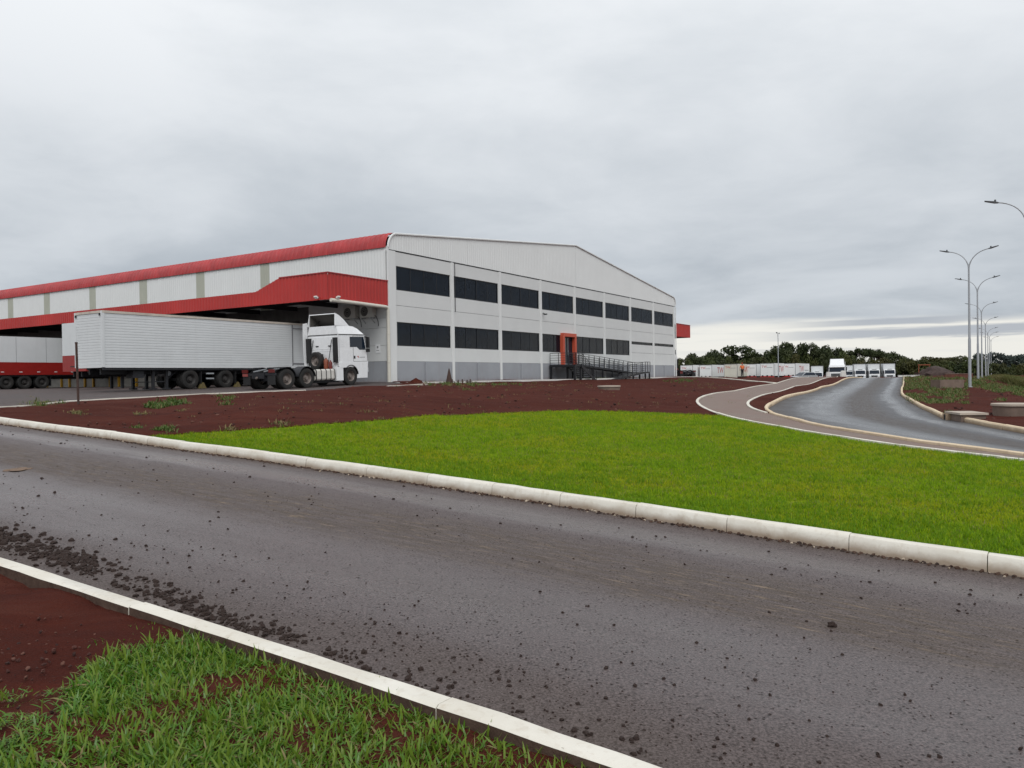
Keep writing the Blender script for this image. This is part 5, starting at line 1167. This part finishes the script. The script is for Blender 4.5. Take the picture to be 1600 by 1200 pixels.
def bounds(me):
    if me.name not in BND:
        c = np.empty(len(me.vertices) * 3); me.vertices.foreach_get('co', c); c = c.reshape(-1, 3); BND[me.name] = (float(np.percentile(c[:, 2], 99.5)), float(2 * np.percentile(np.hypot(c[:, 0], c[:, 1]), 92)))
    return BND[me.name]
def tree(x, top, Y, wpx, kind, i, label, group, base=None):
    """x, top: where its crown's middle and top show; wpx: crown width"""
    X = (x - 800) / F * Y; hz = 590 - .01494 * (x - 800); zt_ = (hz - top) * Y / F + EYE; g = GZ if base is None else base
    tm_, cm_ = FARM[i] if kind == 'far' else TV[kind][i]
    t = empty('tree' if kind != 'shrub' else 'bush', (X, Y, g), random.uniform(0, 6.28), label, 'tree' if kind != 'shrub' else 'bush', group)
    nat, nw = bounds(cm_)
    sz = (zt_ - g) / nat; sx = 1.22 * wpx * Y / F / nw; t.scale = (sx, sx, sz)
    for nm, me in (('trunk', tm_), ('crown', cm_)):
        o = bpy.data.objects.new(nm, me); COL.objects.link(o); o.parent = t
    return t
TG = 'trees beyond the truck lot'
TL = [(1072, 560, 196, 34, 'dome', 0, 'dark round tree just right of the warehouse corner'), (1092, 553, 200, 36, 'dome', 1, 'second dark tree from the warehouse corner, behind the box trailers'), (1112, 548, 198, 36, 'dome', 2, 'dark tree at the left shoulder of the big dome-shaped tree'),
      (1147, 541, 192, 58, 'dome', 0, 'big dome-shaped dark tree above the person in orange'), (1172, 553, 195, 40, 'dome', 1, 'dark tree at the right shoulder of the big dome-shaped tree'), (1192, 562, 205, 32, 'shrub', 1, 'low dark bush in the gap left of the slim lamp post'),
      (1213, 542, 190, 38, 'dome', 2, 'olive-brown tree right behind the slim lone lamp post'), (1237, 536.5, 194, 44, 'dome', 1, 'tallest dark tree right of the slim lone lamp post'), (1258, 537, 190, 40, 'dome', 0, 'tall dark tree behind the rightmost box trailer'), (1278, 545, 198, 36, 'dome', 3, 'dark tree above the small box truck left of the far tractor'), (1299, 541, 194, 40, 'dome', 2, 'broad dark tree directly behind the far tractor truck'), 
      (1327, 548, 200, 20, 'umbrella', 0, 'thin umbrella-crowned tree right of the far tractor truck'), (1347, 544, 196, 30, 'umbrella', 1, 'broad umbrella-crowned tree above the leftmost box truck of three'), (1368, 546, 202, 28, 'umbrella', 2, 'open umbrella-crowned tree above the middle box truck'), (1384, 552, 205, 22, 'umbrella', 0, 'small umbrella-crowned tree between two box trucks'), (1402, 550.5, 194, 34, 'dome', 1, 'flat-topped dark tree above the rightmost box truck'),
      (1430, 561, 190, 44, 'shrub', 0, 'rusty-green bush right of the box trucks'), (1455, 558, 200, 46, 'dome', 3, 'low spreading tree behind the big earth heap'), (1480, 560, 205, 44, 'dome', 2, 'dark low tree behind the low red-brown wall'), (1500, 557, 210, 40, 'dome', 3, 'olive tree left of the nearest whole street lamp'), (1522, 560, 200, 36, 'shrub', 2, 'dark green bush behind the row of lamp poles')]
for x, tp, Y, w, k, i, lab in TL: tree(x, tp, Y, w, k, i, lab, TG)
for j, x in enumerate(range(1066, 1540, 17)):
    tree(x + random.uniform(-4, 4), float(np.interp(x, [1066, 1100, 1180, 1196, 1210, 1300, 1330, 1400, 1430, 1520], [560, 558, 557, 565, 556, 551, 559, 560, 566, 566])) + random.uniform(-2, 3), 183 + random.uniform(0, 10), 34, 'shrub', j % 3, 'low dark bush under the trees, ' + ('behind the row of box trailers' if x < 1265 else 'behind the white box trucks' if x < 1415 else 'behind the big earth heap'), 'bushes at the foot of the trees ' + ('behind the trailers' if x < 1265 else 'behind the trucks' if x < 1415 else 'behind the heap'))
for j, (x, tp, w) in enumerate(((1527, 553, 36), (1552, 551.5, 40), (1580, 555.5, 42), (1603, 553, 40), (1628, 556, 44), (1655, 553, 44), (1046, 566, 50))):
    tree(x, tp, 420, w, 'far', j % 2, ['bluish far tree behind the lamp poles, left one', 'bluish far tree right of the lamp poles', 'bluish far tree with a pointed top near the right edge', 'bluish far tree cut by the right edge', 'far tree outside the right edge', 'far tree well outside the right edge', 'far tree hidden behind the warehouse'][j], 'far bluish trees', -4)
for j, x in enumerate((1536, 1556, 1575, 1593, 1612, 1634, 1660)):
    tree(x, 569 + random.uniform(-2, 3), 300, 34, 'shrub', j % 3, 'one of the mid-green bushes below the far bluish trees', 'bushes below the far trees', -4)

# ------------------------------------------------------------------ scattered ground cover
def gn_scatter(name, P, rot, scl, idx, variants, label, cat):
    me = bpy.data.meshes.new(name); me.from_pydata([tuple(q) for q in P], [], [])
    a = me.attributes.new('rot', 'FLOAT_VECTOR', 'POINT'); a.data.foreach_set('vector', np.asarray(rot, np.float32).ravel())
    a = me.attributes.new('scl', 'FLOAT', 'POINT'); a.data.foreach_set('value', np.asarray(scl, np.float32))
    a = me.attributes.new('idx', 'INT', 'POINT'); a.data.foreach_set('value', np.asarray(idx, np.int32))
    c = bpy.data.collections.new(name + '_parts')
    for i, m_ in enumerate(variants): o = bpy.data.objects.new('%s_part_%02d' % (name, i), m_); c.objects.link(o)
    g = bpy.data.node_groups.new(name, 'GeometryNodeTree'); g.interface.new_socket('Geometry', in_out='INPUT', socket_type='NodeSocketGeometry'); g.interface.new_socket('Geometry', in_out='OUTPUT', socket_type='NodeSocketGeometry')
    n = g.nodes; gi = n.new('NodeGroupInput'); go = n.new('NodeGroupOutput'); ip = n.new('GeometryNodeInstanceOnPoints'); ci = n.new('GeometryNodeCollectionInfo')
    ci.inputs['Collection'].default_value = c; ci.inputs['Separate Children'].default_value = True; ci.inputs['Reset Children'].default_value = True
    def na(nm, ty): q = n.new('GeometryNodeInputNamedAttribute'); q.data_type = ty; q.inputs['Name'].default_value = nm; return q.outputs['Attribute']
    l = g.links; l.new(gi.outputs[0], ip.inputs['Points']); l.new(ci.outputs[0], ip.inputs['Instance']); ip.inputs['Pick Instance'].default_value = True
    l.new(na('idx', 'INT'), ip.inputs['Instance Index']); l.new(na('rot', 'FLOAT_VECTOR'), ip.inputs['Rotation']); l.new(na('scl', 'FLOAT'), ip.inputs['Scale']); l.new(ip.outputs[0], go.inputs[0])
    o = meshobj(name, me); md = o.modifiers.new('scatter', 'NODES'); md.node_group = g
    return tag(o, label, cat, None, 'stuff')
def tuft(seed, nb, l0, l1, w, splay, mats, spread=.03, curl=.6, segs=3, t0=.1):
    r = np.random.default_rng(seed); V = []; Fc = []; mi = []
    for b in range(nb):
        a = r.uniform(0, 6.283); ln = r.uniform(l0, l1); ti = r.uniform(t0, splay); bx, by = r.normal(0, spread, 2); d = np.array([math.cos(a), math.sin(a)]); sd = np.array([-d[1], d[0]]); ww = w * r.uniform(.7, 1.25)
        tw = r.uniform(-.5, .5); k0 = len(V); z = 0.; h = 0.; m = int(r.choice(len(mats), p=[q[1] for q in mats]))
        for i in range(segs + 1):
            f = i / segs; wd = ww * (math.sin(math.pi * (.18 + .80 * f)) ** .8 if i < segs else .04); t = ti + curl * f * ti * 1.6
            if i: h += ln / segs * math.sin(min(t, 1.9)); z += ln / segs * math.cos(min(t, 1.75))
            c = np.array([bx + d[0] * h, by + d[1] * h]); up = tw * wd
            V.append((c[0] + sd[0] * wd / 2, c[1] + sd[1] * wd / 2, z + up * .3)); V.append((c[0] - sd[0] * wd / 2, c[1] - sd[1] * wd / 2, z - up * .3))
        for i in range(segs): q = k0 + 2 * i; Fc.append((q, q + 1, q + 3, q + 2)); mi.append(m)
    me = bpy.data.meshes.new('tuft'); me.from_pydata(V, [], Fc)
    for q, _ in mats: me.materials.append(q)
    me.polygons.foreach_set('material_index', mi); me.polygons.foreach_set('use_smooth', [True] * len(Fc)); return me
def fan(X, Y, lim=.74): return (np.abs(X / np.maximum(Y, .1)) < lim)
def rrot(n, tilt=.12): return np.column_stack([rng.normal(0, tilt, n), rng.normal(0, tilt, n), rng.uniform(0, 6.283, n)])
# mown lawn
lo, hi = lawn_poly.min(0), lawn_poly.max(0); NC = 900000
X = rng.uniform(lo[0], min(hi[0], 12.5), NC); Y = rng.uniform(max(lo[1], 2), hi[1], NC); dist = np.hypot(X, Y)
rho = NC / ((min(hi[0], 12.5) - lo[0]) * (hi[1] - max(lo[1], 2))); want = 1300 * np.clip(7.5 / dist, 0, 1) ** 1.15
k = fan(X, Y, 1.35) & (rng.random(NC) < want / rho); X, Y = X[k], Y[k]; k = inside(lawn_poly, X, Y); X, Y = X[k], Y[k]
fkq = dense(far_k[np.linalg.norm(far_k, axis=1) < 28])[::3]; dk = np.concatenate([np.min(np.hypot(X[i:i + 4000, None] - fkq[None, :, 0], Y[i:i + 4000, None] - fkq[None, :, 1]), 1) for i in range(0, len(X), 4000)]); k = dk > .125; X, Y, dk = X[k], Y[k], dk[k]
dt = np.min(np.hypot(X[:, None] - lawn_top[None, ::2, 0], Y[:, None] - lawn_top[None, ::2, 1]), 1)
nz = np.array([noise.noise(Vector((a * .7, b * .7, 0))) for a, b in zip(X, Y)]); nz2 = np.array([noise.noise(Vector((a * 3.1, b * 3.1, 4))) for a, b in zip(X, Y)])
k = (rng.random(len(X)) > np.clip((.35 - dt) * 1.5, 0, .6)) & (rng.random(len(X)) > np.clip((nz2 - .35) * 3, 0, .75) * (dk < 1.5)); X, Y, dk, nz, nz2 = X[k], Y[k], dk[k], nz[k], nz2[k]
pd = np.clip(.12 + .55 * (dk < .5 + .3 * nz) + .25 * (dk < 1.3 + .6 * nz) + .3 * np.clip(nz2, 0, 1) + .45 * np.clip(nz - .1, 0, 1), 0, .9); dark = rng.random(len(X)) < pd
scl = (1 + .018 * np.hypot(X, Y)) * rng.uniform(.75, 1.2, len(X)) * (1 + .3 * nz2) * (1 + .35 * (dk < .4))
lv = [tuft(100 + i, 10, .022, .046, .0048, 1.2, [(lawn_leaf, .84), (lawn_leaf2, .11), (straw_leaf, .05)], .022, .5, 2) for i in range(6)] + [tuft(120 + i, 9, .03, .065, .006, 1.1, [(lawn_leaf2, .75), (lawn_leaf, .25)], .022, .5, 2) for i in range(4)]
gn_scatter('lawn_grass', np.column_stack([X, Y, H(X, Y) + .058]), rrot(len(X)), scl, np.where(dark, 6 + rng.integers(0, 4, len(X)), rng.integers(0, 6, len(X))), lv, 'mown yellow-green lawn between the road and the footpath', 'grass')
print('lawn tufts', len(X))
# rough broad-bladed grass on the near verge, growing over bare earth
def pln(x, y):
    v = ray(x, y); kk = (EYE - .085 + .04 * (Q0 @ US)) / (.04 * (v[0] * US[0] + v[1] * US[1]) - v[2]); return np.array([v[0] * kk, v[1] * kk])
vp = np.array([pln(*q) for q in [(-260, 1230), (0, 1165), (75, 1120), (140, 1052), (185, 1022), (250, 1000), (330, 985), (560, 1040), (800, 1115), (1060, 1190), (1300, 1310), (1500, 1500), (-260, 1500)]])
lo, hi = vp.min(0) - .3, vp.max(0) + .3; NC = 60000
X = rng.uniform(lo[0], hi[0], NC); Y = rng.uniform(lo[1], hi[1], NC); ins = inside(vp, X, Y)
db = np.min(np.hypot(X[:, None] - np.vstack([dense(vp[:7])])[None, :, 0], Y[:, None] - np.vstack([dense(vp[:7])])[None, :, 1]), 1)
nz = np.array([noise.noise(Vector((a * 3.2, b * 3.2, 2))) + .6 * noise.noise(Vector((a * 9, b * 9, 7))) for a, b in zip(X, Y)])
pr_ = np.where(ins, np.clip(.58 + db * 1.2 + nz * 1.2, 0.06, 1), np.clip(.16 - db * .8 + nz * .6, 0, .3) * (db < .35))
den = 2300 * (hi - lo).prod() / NC; k = rng.random(NC) < pr_ * np.clip(den, 0, 1); X, Y, nz, db, ins = X[k], Y[k], nz[k], db[k], ins[k]
dn = np.min(np.hypot(X[:, None] - near_k[None, ::2, 0], Y[:, None] - near_k[None, ::2, 1]), 1); nkd = dense(near_k[np.linalg.norm(near_k, axis=1) < 12]); dn = np.min(np.hypot(X[:, None] - nkd[None, :, 0], Y[:, None] - nkd[None, :, 1]), 1); side_ = np.array([((nkd[int(np.argmin(np.hypot(*(nkd - (a, b)).T)))] - (a, b)) @ NS) > 0 for a, b in zip(X, Y)])
k = (dn > .115) & side_; X, Y, nz, db, ins, dn = X[k], Y[k], nz[k], db[k], ins[k], dn[k]
vv = [tuft(200 + i, 11, .03, .085, .0085, 1.5, [(verge_leaf, .82), (verge_leaf2, .15), (straw_leaf, .03)], .035, .5, 4, .45) for i in range(7)] + [tuft(220 + i, 6, .06, .14, .0105, 1.1, [(verge_leaf2, .7), (verge_leaf, .3)], .02, .5, 4) for i in range(2)] + [tuft(230, 5, .04, .09, .004, 1.4, [(straw_leaf, .8), (verge_leaf, .2)], .04, .3, 3)]
ix = np.where(rng.random(len(X)) < .12, 7 + rng.integers(0, 2, len(X)), rng.integers(0, 7, len(X))); ix = np.where(rng.random(len(X)) < .012, 9, ix)
gn_scatter('verge_grass', np.column_stack([X, Y, H(X, Y) + .082]), rrot(len(X), .2), rng.uniform(.6, 1.1, len(X)) * np.where(ins, 1, .7), ix, vv, 'rough broad-bladed green grass on the near verge', 'grass')
print('verge tufts', len(X))
# clods and grit on the road
def rp(x, y, dz=0.):
    v = ray(x, y); kk = (EYE + .04 * (Q0 @ US)) / (.04 * (v[0] * US[0] + v[1] * US[1]) - v[2]); return (v[0] * kk, v[1] * kk)
def clod(seed, sub=2):
    bm = B(); bmesh.ops.create_icosphere(bm, subdivisions=sub, radius=1); o = Vector((seed * 3.1, 0, 0))
    for v in bm.verts: v.co = v.co * (1 + .55 * noise.noise(v.co * 1.3 + o) + .25 * noise.noise(v.co * 3 + o)); v.co.z *= .62
    me = bpy.data.meshes.new('clod'); bm.to_mesh(me); bm.free(); return me
CV = []
for i in range(4): c_ = clod(i); c_.materials.append(clod_m); CV.append(c_)
for i in range(2): c_ = clod(i + 7); c_.materials.append(clod2_m); CV.append(c_)
c_ = clod(12); c_.materials.append(chip_m); CV.append(c_)
PTS, SC, IX = [], [], []
def strew(x0, y0, x1, y1, sp, n, s0, s1, kinds=(0, 1, 2, 3), pw=2.2, clump=None):
    """s0..s1: radius in photograph pixels, turned into metres at the spot's own distance"""
    for i in range(n):
        f = rng.random()
        if clump: f = np.clip(rng.choice(clump) + rng.normal(0, .03), 0, 1)
        x = x0 + (x1 - x0) * f; y = y0 + (y1 - y0) * f + rng.normal(0, sp); p = rp(x, y); PTS.append(p); SC.append((s0 + (s1 - s0) * rng.random() ** pw) * math.hypot(p[0], p[1], 1.6) / F); IX.append(int(rng.choice(kinds)))
strew(-60, 826, 150, 884, 10, 520, 1.2, 4.6); strew(100, 872, 330, 955, 11, 210, 1.2, 4.4, pw=2); strew(240, 925, 460, 1000, 9, 130, 1.2, 4.4, pw=2); strew(320, 960, 480, 1004, 6, 110, 1.4, 4.6, pw=1.8)
strew(470, 1008, 1045, 1188, 11, 120, 1.2, 5.2, clump=[.05, .12, .13, .2, .3, .36, .42, .6, .75, .9], pw=1.8); strew(480, 960, 1180, 1180, 26, 150, 1., 3.6, pw=3)
strew(0, 800, 900, 1100, 40, 330, .8, 2.4, pw=3); strew(0, 760, 1500, 1080, 70, 190, .7, 2.8, pw=5); strew(900, 1000, 1600, 1190, 60, 90, .8, 3.4, pw=4); strew(0, 690, 1600, 950, 22, 200, .7, 2.4, pw=4)
fkd = dense(far_k[np.linalg.norm(far_k, axis=1) < 26])
for i in range(4200):
    p = fkd[rng.integers(0, len(fkd))]; 
    if not (p[1] > 3 and abs(p[0] / p[1]) < .75): continue
    o = -.042 - abs(rng.normal(0, .038)); n_ = NS; PTS.append((p[0] + n_[0] * o, p[1] + n_[1] * o)); SC.append(.005 + .016 * rng.random() ** 2); IX.append(int(rng.choice([0, 4, 5, 4, 5, 6], p=[.2, .25, .25, .12, .12, .06])))
PTS = np.array(PTS); k = inside(road1_poly, PTS[:, 0], PTS[:, 1]); dn = np.min(np.hypot(PTS[:, None, 0] - near_k[None, ::2, 0], PTS[:, None, 1] - near_k[None, ::2, 1]), 1); k &= dn > .06
PTS, SC, IX = PTS[k], np.array(SC)[k], np.array(IX)[k]
gn_scatter('road_clods', np.column_stack([PTS, H(PTS[:, 0], PTS[:, 1]) + SC * .3]), rrot(len(PTS), .4), SC, IX, CV, 'dark earth clods and grit strewn along the road edges', 'clods')
p = rp(1300, 979); o = meshobj('earth_clod', clod(21, 3), clod_m, None, 60); o.location = (p[0], p[1], H(*p) + .012); o.scale = (.026, .022, .032); tag(o, 'single dark clod lying alone on the right half of the road', 'clod')
p = rp(28, 733); o = meshobj('mud_pat', clod(25, 3), M('tan_mud', (.16, .105, .07), .9, var=.2), None, 60); o.location = (p[0], p[1], H(*p)); o.scale = (.16, .24, .02); tag(o, 'flat tan mud pat on the road at the left edge of the picture', 'mud')
# crumbs of soil and weeds on the bare earth
CP_, CS_ = [], []
for x0, x1, ya, yb, n_ in ((0, 640, 612, 680, 700), (480, 1100, 600, 652, 800), (1120, 1310, 588, 640, 120), (1420, 1600, 606, 672, 260), (-60, 330, 905, 1120, 900)):
    Q = np.array([pln(x, y) if ya > 800 else unp(x, y) for x, y in zip(rng.uniform(x0, x1, n_), rng.uniform(ya, yb, n_))]); Q = Q[Q[:, 1] < 110]
    for nm, pl in REG: Q = Q[~inside(pl, Q[:, 0], Q[:, 1])]
    CP_ += list(Q); CS_ += list((.45 + (2.2 if ya < 800 else 2.6) * rng.random(len(Q)) ** 4) * np.hypot(Q[:, 0], Q[:, 1]) / F)
CP_, CS_ = np.array(CP_), np.array(CS_); SV = []
for i in range(4): c_ = clod(40 + i); c_.materials.append(M(['soil_lump', 'dark_soil_lump', 'dry_soil_lump', 'wet_soil_lump'][i], [(.075, .026, .019), (.05, .017, .013), (.11, .048, .034), (.035, .014, .011)][i], .95, var=.3)); SV.append(c_)
gn_scatter('soil_crumbs', np.column_stack([CP_, H(CP_[:, 0], CP_[:, 1]) + .085]), rrot(len(CP_), .5), CS_, rng.integers(0, 4, len(CP_)), SV, 'lumps and crumbs of red earth lying on the bare soil', 'earth crumbs')
WP, WS, WI = [], [], []
def weeds(x, y, wx, wy, n, s, kinds):
    for i in range(n):
        p = unp(x + rng.normal(0, wx), y + rng.normal(0, wy)); WP.append(p); WS.append(s * rng.uniform(.6, 1.3)); WI.append(int(rng.choice(kinds)))
wl = [tuft(300 + i, 14, .08, .22, .03, 1.2, [(weed_leaf, .8), (straw_leaf, .2)], .07, .6, 3) for i in range(3)] + [tuft(310, 12, .06, .14, .02, 1.4, [(weed_leaf, .6), (straw_leaf, .4)], .1, .4, 3)]
weeds(246, 639, 9, 1.5, 60, .9, (0, 1)); weeds(272, 635, 6, 1.5, 40, 1., (0, 1)); weeds(288, 647, 3, .7, 10, .7, (3,)); weeds(355, 627, 10, 2, 24, .8, (0, 3)); weeds(352, 637, 4, 1, 9, .8, (1, 3)); weeds(70, 636, 16, 3, 60, .7, (3, 2)); weeds(122, 650, 8, 2, 24, .6, (3,)); weeds(222, 653, 6, 1, 16, .7, (3,)); weeds(255, 678, 8, 1.5, 40, .6, (0, 1)); weeds(215, 675, 4, 1, 10, .5, (1,)); weeds(441, 669, 3, 2, 8, .8, (3,)); weeds(360, 676, 3, 2, 8, .8, (3,))
weeds(755, 603, 48, 2.2, 150, .9, (0, 1, 3)); weeds(705, 602, 16, 1.3, 60, .9, (0, 1, 3)); weeds(870, 606, 45, 3, 40, .7, (3,)); weeds(1065, 596, 14, 2, 70, .9, (0, 1)); weeds(1110, 604, 20, 3, 40, .7, (3,)); weeds(730, 612, 4, 1, 12, .8, (3, 2)); weeds(940, 592.5, 30, .8, 60, 1., (0, 1))
weeds(500, 640, 130, 10, 60, .55, (3,)); weeds(900, 625, 130, 9, 60, .55, (3,))
# right verge
NV = 9000; xs = rng.uniform(1412, 1600, 900)
VQ = []
for i in range(3600):
    x = rng.uniform(1413, 1604); y = rng.uniform(589.5, 652)
    g_ = noise.noise(Vector((x * .022, y * .14, 3))) + .5 * noise.noise(Vector((x * .06, y * .4, 8))); dens = np.interp(y, [589, 598, 612, 628, 640, 652], [1., .75, .85, .5, .2, .05]) if x < 1512 else np.interp(y - (x - 1520) * .22, [590, 597, 603, 608, 612], [.9, .95, .8, .15, .03])
    if g_ + dens < .55 or (y > 632 and x < 1452): continue
    if y > 596 + max(0, (1412 - x)) and y > 640 and x < 1470: continue
    VQ.append(unp(x, y))
VQ = np.array(VQ); VQ = VQ[VQ[:, 1] < 130]; VQ = VQ[~inside(road2_poly, VQ[:, 0], VQ[:, 1])]; VQ = VQ[np.min(np.hypot(VQ[:, None, 0] - road2_r[None, :, 0], VQ[:, None, 1] - road2_r[None, :, 1]), 1) > .3]
for p in VQ: WP.append(p); WS.append(.55 + .011 * p[1]); WI.append(int(rng.choice((0, 1, 2, 3))))
WP = np.array(WP); gn_scatter('ground_weeds', np.column_stack([WP, H(WP[:, 0], WP[:, 1]) + .07]), rrot(len(WP)), WS, WI, wl, 'low weeds spreading over the red earth', 'weeds')
# bank of tall grass at the right edge, beyond the lamps
TP, TS = [], []
for i in range(2600):
    xp = 1546 + 62 * rng.random(); yb = np.interp(xp, [1545, 1568, 1600, 1620], [591.5, 597.5, 606.5, 611]) - 5 * rng.random() ** 1.5; p = unp(xp, yb)
    if p[1] > 130: continue
    top = np.interp(xp, [1545, 1570, 1600, 1620], [585, 584.5, 588.5, 591]) + 5 * rng.random() ** 1.5; hh = (yb - top) * p[1] / F
    if hh < .15: continue
    TP.append((p[0], p[1], gz(p) + .06)); TS.append(min(hh, 1.7))
tg = [tuft(400 + i, 16, .7, 1.05, .020, .45, [(tall_leaf, .85), (weed_leaf, .15)], .14, .45, 4) for i in range(4)]
gn_scatter('tall_grass', TP, rrot(len(TP), .08), TS, rng.integers(0, 4, len(TP)), tg, 'bank of tall yellow-green grass at the right edge beyond the lamp row', 'grass')
#@@PART6
